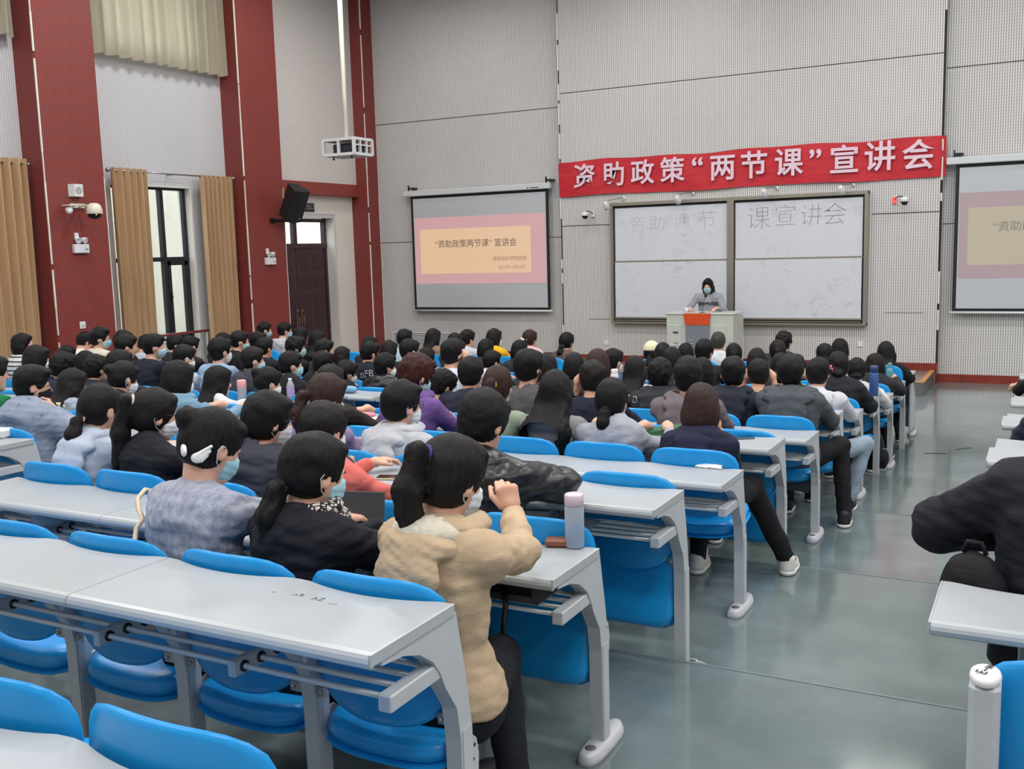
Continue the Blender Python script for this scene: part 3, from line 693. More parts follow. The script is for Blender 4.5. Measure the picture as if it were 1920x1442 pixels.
for x,y in ((-.2,-.12),(.22,-.2)): b=MB();b.lathe([(.008,0),(.008,-.03),(.022,-.05),(.022,-.06),(0,-.062)],(x,y,-.01),10);b.build('lock_knob',m_black,pj)
# loudspeaker on the second pilaster
p=atx(549,380,-10.52);ls=empty('loudspeaker',tuple(p),'black tilted loudspeaker on a wall arm beside the double door','loudspeaker')
R_=Matrix.Rotation(math.radians(78),4,'Z')@Matrix.Rotation(math.radians(30),4,'X')
b=MB();vs=[];fs=[]
for z,s_ in ((-.30,1.),(.30,1.)):
    for x,y in ((-.17,-.16),(-.10,.15),(.10,.15),(.17,-.16),(.0,-.20)): vs.append(tuple(R_@Vector((x*s_,y*s_,z))))
fs=[(4,3,2,1,0),(5,6,7,8,9),(0,1,6,5),(1,2,7,6),(2,3,8,7),(3,4,9,8),(4,0,5,9)];b.add(vs,fs);b.build('cabinet',M('black_speaker_grille',(24,24,27),.7,bump=.3,bs=400),ls)
b=MB();b.box(.06,.10,-.196,-.192,-.23,-.215,0,Matrix(R_));b.build('maker_badge',M('silver_badge',(190,190,190),.3,.6),ls)
wm=atx(510,414,-10.86)-p
b=MB();b.tube([tuple(wm),(wm[0]+.2,wm[1]+.25,wm[2]),(0,.0,-.24)],.028);b.box(wm[0]-.01,wm[0]+.02,wm[1]-.06,wm[1]+.06,wm[2]-.05,wm[2]+.05);b.build('wall_arm',m_black,ls)
# exit sign
r=empty('door_sign',(XR_,13.66,2.70),'small dark sign plate with pale characters above the double door','sign');b=MB();b.box(.008,.03,-.24,.24,-.08,.08,.004);b.build('sign_plate',M('sign_black',(34,34,36),.5),r)
text_mesh('sign_lettering','安全出口',.115,M('sign_grey_text',(165,168,172),.5),frame_mtx((.032,.0,0),(0,1,0),(0,0,1)),r,ext=.0005,res=2)
# devices on the first pilaster
r=empty('wall_speaker',(XP,8.13,2.785),'small white square speaker, topmost device on the first red pilaster','speaker');b=MB();b.prism([(0,-.10),(.10,-.07),(.10,.07),(0,.10)],2,-.085,.085);b.build('case',m_white,r)
b=MB();b.lathe([(0,.0),(.035,.0),(.05,.004),(.055,.0)],(.101,-.005,0),20,(1,0,0));b.build('grille',M('grey_grille',(160,162,164),.5),r)
r=empty('ptz_camera',(XP,8.17,2.56),'large cream dome camera on a bracket with a side floodlight on the red pilaster','camera')
b=MB();b.box(0,.03,-.13,.10,-.02,.045,.004);b.box(.02,.36,-.02,.02,-.005,.025,.003);b.build('bracket',M('cream_metal',(206,200,180),.4),r)
b=MB();b.lathe([(0,.06),(.05,.055),(.085,.03),(.105,-.02),(.112,-.085),(.108,-.092)],(.33,.0,-.02),24);hb=b.build('housing',M('cream_plastic',(214,208,190),.4),r)
b=MB();b.lathe([(.104,-.09),(.09,-.10),(.088,-.125),(.06,-.155),(0,-.165)],(.33,.0,-.02),24);b.build('lens_dome',M('smoked_dome',(14,14,16),.08),hb)
b=MB();b.lathe([(0,0),(.008,.002),(.008,.006),(0,.008)],(.41,-.04,-.125),8,(1,-.4,0));b.build('status_light',emis('orange_status_light',(255,120,60),5),hb)
b=MB();b.tube([(.03,-.1,.01),(.12,-.16,.01),(.18,-.2,.0)],.012);b.build('lamp_arm',M('cream_metal',(206,200,180),.4),r)
b=MB();b.box(.08,.22,-.33,-.2,-.0,.015,.003);b.lathe([(0,.07),(.03,.06),(.05,.01),(.052,-.0),(.03,-.01)],(.15,-.27,-.055),16,(.5,-.4,-.5));b.build('floodlight',m_white,r)
def emergency(y,z,lab):
    r=empty('emergency_light',(XP,y,z),lab,'lamp','emergency light boxes on the pilasters');b=MB();b.box(0,.06,-.125,.125,-.065,.06,.008);bx=b.build('battery_box',M('white_emergency_box',(216,218,222),.4),r)
    b=MB();b.box(.061,.062,.05,.1,-.02,-.008);b.build('label_print',M('dark_print',(60,60,62),.5),bx)
    for yy in (-.05,.06):
        b=MB();b.lathe([(0,.05),(.03,.045),(.042,.01),(.045,-.02),(.04,-.022),(.03,-.012),(0,-.01)],(.05,yy,.115),18,(-.8,.25*(1 if yy<0 else -1),.35));b.build('lamp_head',m_white,r)
        b=MB();b.tube([(.03,yy,.06),(.03,yy,.09)],.012);b.build('swivel',M('grey_rocker',(190,190,190),.4),r)
    b=MB();b.box(0,.02,-.075,-.01,.12,.22,.003);b.build('backplate',m_white,r)
emergency(8.14,1.975,'white emergency lamp box with twin heads on the first red pilaster, under the dome camera')
emergency(12.09,1.71,'white emergency lamp box with twin heads on the second red pilaster, below the loudspeaker')
# ================================================================ people: implicit surfaces turned into meshes
A3=lambda *a:np.array(a,np.float32)
def s_ell(P,c,r):
    q=(P-A3(*c))/A3(*r);k0=np.sqrt((q*q).sum(1))+1e-6;k1=np.sqrt(((q/A3(*r))**2).sum(1))+1e-6;return k0*(k0-1)/k1
def s_cap(P,a,b,r0,r1):
    a=np.asarray(a,np.float32);b=np.asarray(b,np.float32);ab=b-a;t=np.clip(((P-a)@ab)/max(float(ab@ab),1e-9),0,1);return np.sqrt(((P-a-t[:,None]*ab)**2).sum(1))-(r0+(r1-r0)*t)
def smin(a,b,k):
    h=np.clip(.5+.5*(b-a)/k,0,1);return b+(a-b)*h-k*h*(1-h)
def smax(a,b,k): return -smin(-a,-b,k)
def s_sub(a,b,k): return smax(a,-b,k)
def wob(P,s,seed):
    r=np.random.RandomState(seed);o=0
    for i in range(4):
        v=r.randn(3)*s*(1+.5*i);w_=r.randn(3)*s*(1+.5*i);o=o+np.sin(P@v.astype(np.float32)+r.rand()*6)*np.sin(P@w_.astype(np.float32)+r.rand()*6)/(1+.4*i)
    return o*.5
def mesh_from(fn,lo,hi,res,marg=.02):
    "naive surface nets, evaluated only near the surface"
    lo=np.array(lo,np.float32);n=np.ceil((np.array(hi)-lo)/(res*4)).astype(int)*4+1
    nc=(n-1)//4
    cx=[lo[i]+(np.arange(nc[i])*4+2)*res for i in range(3)]
    G=np.stack(np.meshgrid(*cx,indexing='ij'),-1).reshape(-1,3).astype(np.float32);dc=fn(G)
    act=np.abs(dc)<res*2*1.9+marg
    F=np.repeat(np.repeat(np.repeat(np.where(dc>0,1.,-1.).reshape(nc),4,0),4,1),4,2).astype(np.float32);F=np.pad(F,((0,1),)*3,mode='edge')
    ac=np.argwhere(act.reshape(nc))
    if len(ac)==0: return np.zeros((0,3)),np.zeros((0,4),int)
    k=np.arange(5);off=np.stack(np.meshgrid(k,k,k,indexing='ij'),-1).reshape(-1,3)
    I=(ac[:,None,:]*4+off[None]).reshape(-1,3);key=np.unique((I[:,0]*n[1]+I[:,1])*n[2]+I[:,2])
    I=np.stack([key//(n[1]*n[2]),(key//n[2])%n[1],key%n[2]],1)
    Pf=(lo+I*res).astype(np.float32);F.reshape(-1)[key]=fn(Pf)
    s=F<0
    X=s[:-1,:-1,:-1];anyc=np.zeros_like(X);allc=np.ones_like(X)
    for a in (0,1):
        for b in (0,1):
            for c in (0,1):
                q=s[a:n[0]-1+a,b:n[1]-1+b,c:n[2]-1+c];anyc|=q;allc&=q
    cells=np.argwhere(anyc&~allc);idx=-np.ones(tuple(n-1),np.int64);idx[tuple(cells.T)]=np.arange(len(cells))
    acc=np.zeros((len(cells),3));cnt=np.zeros(len(cells));cs=[(a,b,c) for a in (0,1) for b in (0,1) for c in (0,1)]
    V={c:F[cells[:,0]+c[0],cells[:,1]+c[1],cells[:,2]+c[2]] for c in cs}
    for c in cs:
        for ax in range(3):
            if c[ax]: continue
            d=list(c);d[ax]=1;d=tuple(d);f0,f1=V[c],V[d];m=(f0<0)!=(f1<0);t=np.where(m,f0/(f0-f1+1e-12),0)
            p=np.tile(np.array(c,float),(len(cells),1));p[:,ax]=t;acc[m]+=p[m];cnt[m]+=1
    v=lo+(cells+acc/np.maximum(cnt,1)[:,None])*res
    fs=[]
    for ax in range(3):
        sl0=[slice(None)]*3;sl1=[slice(None)]*3;sl0[ax]=slice(0,-1);sl1[ax]=slice(1,None)
        E_=np.argwhere(s[tuple(sl0)]!=s[tuple(sl1)]);o=[i for i in range(3) if i!=ax];ok=(E_[:,o[0]]>0)&(E_[:,o[1]]>0)&(E_[:,o[0]]<n[o[0]]-1)&(E_[:,o[1]]<n[o[1]]-1);E_=E_[ok]
        if len(E_)==0: continue
        def g(a,b): 
            q=E_.copy();q[:,o[0]]-=a;q[:,o[1]]-=b;return idx[q[:,0],q[:,1],q[:,2]]
        f=np.stack([g(1,1),g(0,1),g(0,0),g(1,0)],1);inside=s[E_[:,0],E_[:,1],E_[:,2]]
        if ax==1: inside=~inside
        f[~inside]=f[~inside][:,::-1];f=f[(f>=0).all(1)];fs.append(f)
    return v,np.concatenate(fs)
def sdf_obj(name,fn,lo,hi,res,mat,root,marg=.02,origin=None):
    v,f=mesh_from(fn,lo,hi,res,marg)
    if len(v)==0: return None
    v=v-np.array(origin if origin is not None else root.location)
    me=bpy.data.meshes.new(name);nv,nf=len(v),len(f)
    me.vertices.add(nv);me.vertices.foreach_set('co',v.astype(np.float32).reshape(-1));me.loops.add(nf*4);me.loops.foreach_set('vertex_index',f.astype(np.int32).reshape(-1))
    me.polygons.add(nf);me.polygons.foreach_set('loop_start',np.arange(0,nf*4,4,dtype=np.int32));me.polygons.foreach_set('use_smooth',np.ones(nf,bool));me.update(calc_edges=True)
    me.materials.append(mat);o=bpy.data.objects.new(name,me);COL.objects.link(o);o.parent=root;return o
def unit(v): v=np.asarray(v,float);return v/(np.linalg.norm(v)+1e-9)
def rotm(yaw,pitch,roll=0):
    cy,sy=math.cos(yaw),math.sin(yaw);cp,sp=math.cos(pitch),math.sin(pitch);cr,sr=math.cos(roll),math.sin(roll)
    Z=np.array([[cy,-sy,0],[sy,cy,0],[0,0,1]]);X=np.array([[1,0,0],[0,cp,-sp],[0,sp,cp]]);Y=np.array([[cr,0,sr],[0,1,0],[-sr,0,cr]]);return Z@X@Y
def ik(Sh,W,l1,l2,pole):
    d=W-Sh;L=np.linalg.norm(d);
    if L>(l1+l2)*.995: W=Sh+d/L*(l1+l2)*.995;d=W-Sh;L=(l1+l2)*.995
    a=(l1*l1-l2*l2+L*L)/(2*L);h=math.sqrt(max(l1*l1-a*a,0));u=d/L;p=np.asarray(pole,float);p=unit(p-u*(p@u));return Sh+u*a+p*h,W
def hand_sdf(P,W,fd,pn,side,curl=.5,fine=True):
    "palm and five fingers; fd along the hand, pn out of the back of the hand; side +1 puts the thumb on +lateral"
    fd=unit(fd);pn=unit(np.asarray(pn)-fd*(np.asarray(pn)@fd));lt=np.cross(fd,pn)*side
    d=s_cap(P,W-fd*.02,W+fd*.02,.024,.026)
    kn=[]
    for i,o in enumerate((.028,.0095,-.0095,-.027)):
        k=W+fd*(.078-abs(i-1)*.004)+lt*o;kn.append(k);d=smin(d,s_cap(P,W+fd*.022+lt*o*.7,k,.0145,.0105),.012)
    if not fine:
        tip=W+fd*.12-pn*.05*curl;return smin(d,s_cap(P,W+fd*.08,tip,.03,.02),.02)
    for i,k in enumerate(kn):
        L=(.040,.045,.042,.033)[i];a=curl*(.8+.12*i);d1=fd*math.cos(a)-pn*math.sin(a);k2=k+d1*L;a2=a+curl*1.1+.15;d2=fd*math.cos(a2)-pn*math.sin(a2);k3=k2+d2*L*.72
        f=np.minimum(s_cap(P,k,k2,.0092,.0082),s_cap(P,k2,k3,.0082,.0068));d=smin(d,f,.005)
    t0=W+fd*.022+lt*.03;t1=W+fd*.058+lt*.052-pn*.012;t2=W+fd*.085+lt*.05-pn*.03*curl-pn*.01
    return smin(d,np.minimum(s_cap(P,t0,t1,.013,.0105),s_cap(P,t1,t2,.0105,.0085)),.008)
# ---- materials for people
def cloth(name,c,rough=.85,kind='plain',c2=None):
    key='cloth_'+name
    if key in MC: return MC[key]
    t=NT(key);cc=lin(c);dk=tuple([v*.86 for v in cc[:3]])+(1,);n=t.noise(9,3);col=t.mix(t.ramp(n,.35,.65),dk,cc)
    sp=t.n('ShaderNodeSeparateXYZ');t.l(t.coord(),sp.inputs[0])
    if kind=='stripe':
        f=t.math('FRACT',t.math('MULTIPLY',sp.outputs[2],22.));col=t.mix(t.math('LESS_THAN',f,.3),col,lin(c2));t.bump(t.noise(300,2),.15,.002)
    elif kind=='plaid':
        f=t.math('FRACT',t.math('MULTIPLY',sp.outputs[2],16.));g=t.math('FRACT',t.math('MULTIPLY',sp.outputs[0],16.));col=t.mix(t.math('MULTIPLY',t.math('MAXIMUM',t.math('LESS_THAN',f,.3),t.math('LESS_THAN',g,.3)),.7),col,lin(c2));t.bump(t.noise(300,2),.15,.002)
    elif kind=='spots':
        v=t.n('ShaderNodeTexVoronoi');v.inputs['Scale'].default_value=58;v.feature='DISTANCE_TO_EDGE';t.l(t.coord(),v.inputs['Vector']);col=t.mix(t.math('GREATER_THAN',v.outputs[0],.13),lin(c2),col)
    elif kind=='splash':
        n2=t.noise(22,5,rough=.7);col=t.mix(t.math('MULTIPLY',t.ramp(n2,.60,.63),.8),col,lin(c2));t.bump(t.noise(40,3),.25,.004)
    elif kind=='knit':
        w_=t.n('ShaderNodeTexWave');w_.inputs['Scale'].default_value=9;w_.inputs['Distortion'].default_value=5;w_.inputs['Detail'].default_value=2;w_.inputs['Detail Scale'].default_value=2.5;t.l(t.scaled(1,1,.35),w_.inputs['Vector'])
        col=t.mix(t.math('MULTIPLY',w_.outputs['Fac'],.5),col,lin(c2 or tuple(int(x*.8) for x in c)));h=t.math('ADD',w_.outputs['Fac'],t.math('MULTIPLY',t.noise(180,2),.5));t.bump(h,.55,.012)
    elif kind=='fleece':
        t.bump(t.noise(110,4,rough=.8),.7,.01)
    elif kind=='puff': t.bump(t.noise(28,3),.35,.006)
    else: t.bump(t.math('ADD',t.noise(1,4,vec=t.scaled(16,16,34),rough=.6),t.math('MULTIPLY',t.noise(240,2),.15)),.42,.012)
    t.set(col,rough,0,.3 if rough>.6 else .5);MC[key]=t.m;return t.m
def hairmat(name,c):
    key='hair_'+name
    if key in MC: return MC[key]
    t=NT(key);cc=lin(c);n=t.noise(1,4,vec=t.scaled(150,150,14),rough=.7);t.set(t.mix(t.ramp(n,.35,.7),tuple([v*.45 for v in cc[:3]])+(1,),tuple([min(1,v*1.35) for v in cc[:3]])+(1,)),.5,0,.22);t.bump(n,.7,.006);MC[key]=t.m;return t.m
HC={'k':(15,13,15),'d':(23,18,18),'b':(52,32,27),'r':(62,27,24),'g':(66,62,58)}
m_skin=NT('skin');n=m_skin.noise(14,3);m_skin.set(m_skin.mix(m_skin.ramp(n,.3,.7),lin((206,158,134)),lin((216,172,150))),.5,0,.35);m_skin.b.inputs['Subsurface Weight'].default_value=.0;m_skin=m_skin.m
m_maskb=cloth('pale_blue_mask',(158,204,218),.8);m_maskw=cloth('white_mask',(216,222,226),.8);m_maskk=cloth('black_mask',(26,26,30),.8)
m_wire=M('glasses_wire',(60,56,56),.3,.6);m_eye=M('dark_eye',(20,14,12),.15);m_shoe=M('white_shoe',(212,208,200),.6,var=.15,bs=60);m_shoek=M('black_shoe',(24,24,27),.6);m_sole=M('white_sole',(220,220,216),.6)
def headq(P,H,R): return ((P-np.asarray(H,np.float32))@R.astype(np.float32))
def head_sdf(q,fine=True):
    d=s_ell(q,(0,-.010,.018),(.076,.093,.096));d=smin(d,s_ell(q,(0,.030,-.040),(.060,.060,.078)),.03)
    d=smin(d,s_cap(q,(-.02,.058,-.094),(.02,.058,-.094),.020,.020),.03)
    d=smin(d,s_cap(q,(0,.086,.012),(0,.106,-.028),.006,.012),.012)
    if fine:
        for s_ in (-1,1): d=s_sub(d,s_ell(q,(s_*.031,.098,.012),(.019,.014,.013)),.012);d=smin(d,s_ell(q,(s_*.031,.078,.010),(.012,.011,.009)),.003)
        d=smin(d,s_ell(q,(0,.088,-.066),(.022,.008,.005)),.006);d=smin(d,s_ell(q,(0,.087,-.074),(.018,.008,.005)),.005)
    for s_ in (-1,1):
        e=s_ell(q,(s_*.079,-.004,-.014),(.010,.020,.031))
        if fine: e=s_sub(e,s_ell(q,(s_*.088,.000,-.010),(.006,.011,.018)),.004)
        d=smin(d,e,.008)
    return d
def hair_sdf(q,style,seed,fr):
    az=np.arctan2(q[:,0],-q[:,1]-.02);st=(np.sin(az*26+np.sin(q[:,2]*30+seed)*.9+seed)*.0016+wob(q,34,seed)*.003)
    if style in('short','spiky','buzz'):
        k=.004 if style!='buzz' else 0.
        d=s_ell(q,(0,-.013,.026),(.084+k,.102+k,.100+k));d=smin(d,s_ell(q,(0,-.040,-.030),(.068,.062,.062)),.02)
        d=s_sub(d,s_ell(q,(0,.125,-.05),(.12,.088,.105)),.012)
        for s_ in (-1,1): d=s_sub(d,s_ell(q,(s_*.095,.022,-.055),(.034,.048,.062)),.01)
        d=smax(d,-.090-q[:,2]-.25*(q[:,1]+.05),.02);d=smin(d,s_ell(q,(0,.052,.082),(.062,.045,.030)),.02)
        if style=='spiky': d=d-.012*np.maximum(0,np.sin(q[:,0]*120+seed)*np.sin(q[:,1]*110)*np.sin(q[:,2]*90+1))-wob(q,60,seed)*.006
        return d-st-wob(q,22,seed+3)*.004
    d=s_ell(q,(0,-.014,.022),(.088,.106,.108));d=smin(d,s_ell(q,(0,-.042,-.025),(.074,.066,.072)),.03)
    face=s_ell(q,(0,.130,-.045),(.075,.100,.105))
    if style in('bob','long','halfup'):
        L=-.13 if style=='bob' else -.15
        d=smin(d,s_ell(q,(0,-.022,-.055),(.096,.094,.112)),.03);d=smax(d,L-q[:,2]-.1*q[:,1],.03);face=s_ell(q,(0,.120,-.070),(.062,.100,.125))
    else:
        for s_ in (-1,1): d=s_sub(d,s_ell(q,(s_*.098,.028,-.060),(.036,.050,.062)),.01)
        d=smax(d,-.088-q[:,2]-.3*(q[:,1]+.05),.02)
    d=s_sub(d,face,.012);d=smin(d,s_ell(q,(0,.054,.078),(.060,.040,.026)),.02)
    if style in('pony_high','pony_low','pony_mid','tail_side'):
        z0,y0={'pony_high':(.050,-.108),'pony_low':(-.050,-.088),'pony_mid':(.0,-.110),'tail_side':(-.02,-.105)}[style]
        L=fr.get('tail',.24);low=style=='pony_low';a=A3(0,y0,z0);m1=A3(0,y0-.034,z0-.022 if low else z0+.006);mid=A3(0,y0-.040,z0-.045-.25*L);m3=A3(0,y0-.022,z0-.03-.6*L);e=A3(.004,y0-.012+.01*low,z0-.03-L)
        wb_=.030+.012*min(1,L/.25);tw_=np.sin((q[:,0]*260+np.sin(q[:,2]*25)*1.2+seed))*.002+wob(q*A3(1,1,.3),70,seed)*.004
        t=smin(s_cap(q,a,m1,.016,.028),s_cap(q,m1,mid,.028,wb_),.02);t=smin(t,s_cap(q,mid,m3,wb_,wb_*.85),.02);t=smin(t,s_cap(q,m3,e,wb_*.85,.008),.02)+tw_;d=smin(d,t,.010)
    if style=='bun':
        c=fr.get('bun',(0,-.105,.055));d=smin(d,s_ell(q,c,(.046,.042,.042))-wob(q,70,seed)*.006,.012)
    if style=='bun_low':
        d=smin(d,s_ell(q,(0,-.105,-.06),(.05,.035,.035))-wob(q,70,seed)*.004,.012)
    return d-st-wob(q,18,seed+3)*.003
def person(sp):
    """sp: head centre H, hip point, floor level; all joints follow from them"""
    H=np.array(sp['H'],float);near=sp.get('res',2);res=(.006,.0085,.013,.017)[near];fine=near<=1;male=sp.get('male',0)
    yaw=math.radians(sp.get('yaw',0));pit=math.radians(-sp.get('pitch',8));rol=math.radians(sp.get('roll',0));by=math.radians(sp.get('body',sp.get('yaw',0)*.35))
    R=rotm(yaw,pit,rol);hip=np.array(sp['hip'],float);seed=sp.get('seed',1);ks=sp.get('k',1.)
    root=empty('person',(hip[0],hip[1],sp['floor']),sp['label'],'person',sp.get('group'))
    B=rotm(by,0);bx=B@np.array([1,0,0]);byv=B@np.array([0,1,0])
    def bl(P,x,y,z): return P+bx*x+byv*y+np.array([0,0,z])
    N=H+np.array([0,0,-.142*ks])-byv*(.030+.085*math.sin(-pit));
    if sp.get('top',('x',))[0] in('puff','coat'): sp.setdefault('collar',0 if sp.get('hood') or sp.get('inner') or sp.get('scarf') else 1.3)
    sw=(.178 if male else .158)*ks;Sh=[bl(N,-sw,-.005,-.050),bl(N,sw,-.005,-.050)]
    l1,l2=.285*ks,.245*ks;W=[];E=[]
    tg=sp.get('wrist') or [None,None];dflt=[bl(hip,-.12,.40,.30),bl(hip,.12,.40,.30)]
    for i in (0,1):
        t=np.array(tg[i],float) if tg[i] is not None else dflt[i];po=sp.get('pole');po=po[i] if po else None
        if po is None: po=bx*(-.75 if i==0 else .75)+np.array([0,0,-1.])-byv*.3
        e,w_=ik(Sh[i],t,l1,l2,po);E.append(e);W.append(w_)
    hd=sp.get('hdir') or [None,None];ht=[]
    for i in (0,1):
        f=unit(np.array(hd[i],float)) if hd[i] is not None else unit(unit(W[i]-E[i])+np.array([.25*(1 if i==0 else -1),.1,-.15]));ht.append(f)
    hn=sp.get('hnorm') or [None,None];curl=sp.get('curl',(.5,.5))
    th=sp.get('thick',1.);tw=(.165 if male else .150)*ks*th
    hipc=hip+np.array([0,0,.02]);mid=(hipc*.55+N*.45)-byv*.02;che=(hipc*.25+N*.75)-byv*.03
    def ax_ell(P,c,r):
        q=(P-np.asarray(c,np.float32));a=unit(N-hipc);zz=q@a.astype(np.float32);xx=q@bx.astype(np.float32);yv=np.cross(a,bx);yy=q@yv.astype(np.float32);return s_ell(np.stack([xx,yy,zz],1),(0,0,0),r)
    def torso(P,g):
        d=ax_ell(P,hipc,(tw*1.06+g,.120+g,.15+g));d=smin(d,ax_ell(P,mid,(tw*.98+g,.110*th+g,.20+g)),.05);d=smin(d,ax_ell(P,che,(tw*1.05+g,.112*th+g,.17+g)),.05)
        d=smin(d,s_cap(P,Sh[0]+bx*.02,Sh[1]-bx*.02,.058+g,.058+g),.05);return smin(d,s_cap(P,bl(N,0,-.005,-.09),bl(N,0,.0,-.02),.085+g*.6,.052+g*.4),.04)
    def arms(P,g,upto=1.):
        d=None
        for i in (0,1):
            we=E[i]+(W[i]-E[i])*upto;a=smin(s_cap(P,Sh[i],E[i],.047*th+g,.038*th+g),s_cap(P,E[i],we,.038*th+g,.026+g*.8),.02);d=a if d is None else np.minimum(d,a)
        return d
    legs=sp.get('legs',0);fl=sp['floor'];kn=[];ft=[]
    for i,s_ in ((0,-1),(1,1)):
        k=bl(hip,s_*.11,.44,.03) if not sp.get('knee') else np.array(sp['knee'][i],float);kn.append(k)
        f=bl(np.array([hip[0],hip[1],fl]),s_*.12,.46,.07) if not sp.get('foot') else np.array(sp['foot'][i],float);ft.append(f)
    stand=sp.get('stand',0)
    def legf(P,g):
        d=None
        for i,s_ in ((0,-1),(1,1)):
            h0=bl(hip,s_*.085,.02,-.02);a=smin(s_cap(P,h0,kn[i],.082+g,.058+g),s_cap(P,kn[i],ft[i],.056+g,.042+g),.03);d=a if d is None else smin(d,a,.03)
        return d
    nb=bl(N,0,-.01,-.05)
    hneck=H+R@np.array([0,-.022,-.075])
    def fbody(P):
        q=headq(P,H,R);d=head_sdf(q,fine);d=smin(d,s_cap(P,hneck,nb,.050*ks,.056*ks),.02)
        t=torso(P,-.025);t=smin(t,arms(P,-.012),.03);d=smin(d,t,.03)
        if sp.get('ymin') is not None: d=smax(d,sp['ymin']+.02-P[:,1],.01)
        if legs or stand: d=smin(d,legf(P,-.02),.03)
        for i in (0,1):
            n_=hn[i] if hn[i] is not None else np.array([0,0,1.]);d=smin(d,hand_sdf(P,W[i]+ht[i]*.015,ht[i],n_,1 if i==0 else -1,curl[i],near<=1),.008)
        return d
    if sp.get('scaleh'): pass
    pts=[H,N,Sh[0],Sh[1],*E,*W,hipc,W[0]+ht[0]*.1,W[1]+ht[1]*.1]+(kn+ft if (legs or stand) else [])
    lo=np.min(pts,0)-.22;hi=np.max(pts,0)+.2;lo2=lo.copy()
    hi[2]=max(hi[2],H[2]+.14)
    sdf_obj('body',fbody,lo,hi,res,m_skin,root)
    # hair
    st=sp.get('hair','short');hm=hairmat(sp.get('hc','k'),HC[sp.get('hc','k')]);ln=sp.get('hl',.30)
    hs=sp.get('hs',1.)
    def fhair(P):
        q=headq(P,H,R)/hs;d=hair_sdf(q,st,seed,sp)*hs
        if st in('long','halfup'):
            a=H+R@np.array([0,-.045,-.045]);m_=N-byv*(.112+.03*th)+np.array([0,0,-.06]);e=N-byv*(.185+.03*th+.07*max(0,ln-.3))+np.array([0,0,-ln]);e=e+bx*sp.get('hx',0.)
            if sp.get('ymin') is not None: e[1]=max(e[1],sp['ymin0']-.005)
            sh=1.9
            def flat(P,a,b,r0,r1):
                qq=P-a.astype(np.float32);ab=(b-a).astype(np.float32);t=np.clip((qq@ab)/float(ab@ab),0,1);rr=qq-t[:,None]*ab;l=rr@bx.astype(np.float32);rr2=rr-l[:,None]*bx.astype(np.float32);return (np.sqrt((l/sh)**2+(rr2**2).sum(1))-(r0+(r1-r0)*t))
            w_=.046*sp.get('hw',1.);d2=smin(flat(P,a,m_,.052,w_),flat(P,m_,e,w_,w_*.62),.03);lat=(P-N.astype(np.float32))@bx.astype(np.float32)
            d2=d2+(np.sin(lat*210+seed)*.0028+wob(P*A3(1,1,.25),60,seed)*.005)
            if sp.get('front'):
                for s_ in (-1,1): d2=smin(d2,s_cap(P,H+R@np.array([s_*.07,.0,-.06]),N+bx*s_*.10+byv*.09+np.array([0,0,-.16]),.035,.018),.02)
            d=smin(d,d2,.025)
        return d
    hl=H-.24-np.array([0,0,(ln+.1 if st in('long','halfup') else (.12+sp.get('tail',.24)*.6 if 'pony' in st or 'tail' in st else 0))]);hh=H+.22
    hr=sdf_obj('hair',fhair,hl,hh,min(res,.011),hm,root)
    if sp.get('cap'):
        def fcap(P):
            q=headq(P,H,R);d=s_ell(q,(0,-.012,.035),(.096,.112,.108));d=smax(d,.02-q[:,2],.006);d=smin(d,s_ell(q,(0,.12,.035),(.07,.075,.010)),.01);return d
        sdf_obj('cap',fcap,H-.22,H+.24,.009,cloth('cream_cap',(226,218,182)),root)
    # top
    tp=sp.get('top',('plain',(60,60,70)));kind,tc=tp[0],tp[1];tc2=tp[2] if len(tp)>2 else None;pf=.022 if kind=='puff' else (.014 if kind in('coat','fleece') else .006)
    pf+=sp.get('bulk',0.);hood=sp.get('hood',0);sl=sp.get('sleeve',.93);mt=cloth(sp.get('tname') or '%s_%d_%d_%d'%(kind,*tc),tc,sp.get('trough',.85),{'puff':'puff','coat':'plain','tee':'plain'}.get(kind,kind),tc2)
    bot=sp.get('bottom',-.10)
    def ftop(P):
        t=torso(P,pf);a=arms(P,pf+.005,sl) if kind!='tee' else None
        if kind=='tee':
            for i in (0,1):
                a_=s_cap(P,Sh[i],Sh[i]+(E[i]-Sh[i])*.7,.056,.054);a=a_ if a is None else np.minimum(a,a_)
        d=smin(t,a,.035)
        d=smax(d,(hip[2]+bot)-P[:,2],.02) if not sp.get('long') else smin(d,s_cap(P,hip,hip-byv*.02+np.array([0,0,-.12]),.17,.19),.06)
        if sp.get('long'): d=smax(d,(fl+sp['long'])-P[:,2],.02)
        yb=sp.get('ymin')
        if yb is not None: d=smax(d,(yb-.75*np.maximum(0,P[:,2]-sp['ztop']))-P[:,1],.03)
        if hood and near>2:
            hc_=bl(N,0,-.112,-.035);q=P-hc_.astype(np.float32);l=q@bx.astype(np.float32);f=q@byv.astype(np.float32);q2=np.stack([l,f,q[:,2]],1)
            h=s_ell(q2,(0,-.014,-.010),(.132*hood,.060,.066*hood));h=smin(h,s_ell(q2,(0,-.030,-.090*hood),(.098*hood,.040,.085*hood)),.03);rim=s_ell(q2,(0,.058,.034),(.124*hood,.104,.046))
            h=smin(h,rim,.025);h=s_sub(h,s_ell(q2,(0,.075,.085),(.090,.085,.062)),.012)
            sm_=.004*np.exp(-(q2[:,0]/.006)**2);g=h-.0;d=d+.016*np.exp(-(g/.014)**2);d=smin(d,h+sm_+.006*np.sin(q2[:,2]*70+6*np.abs(q2[:,0])*10)*.5,.005)
        col=sp.get('collar',0)
        if col:
            q=(P-nb.astype(np.float32));a_=unit(hneck-nb);z=q@a_.astype(np.float32);rr=np.sqrt(np.maximum((q**2).sum(1)-z*z,0));c_=np.maximum(np.abs(rr-.070)-.011,np.abs(z-.045)-.03-.02*(col-1));d=smin(d,c_,.012)
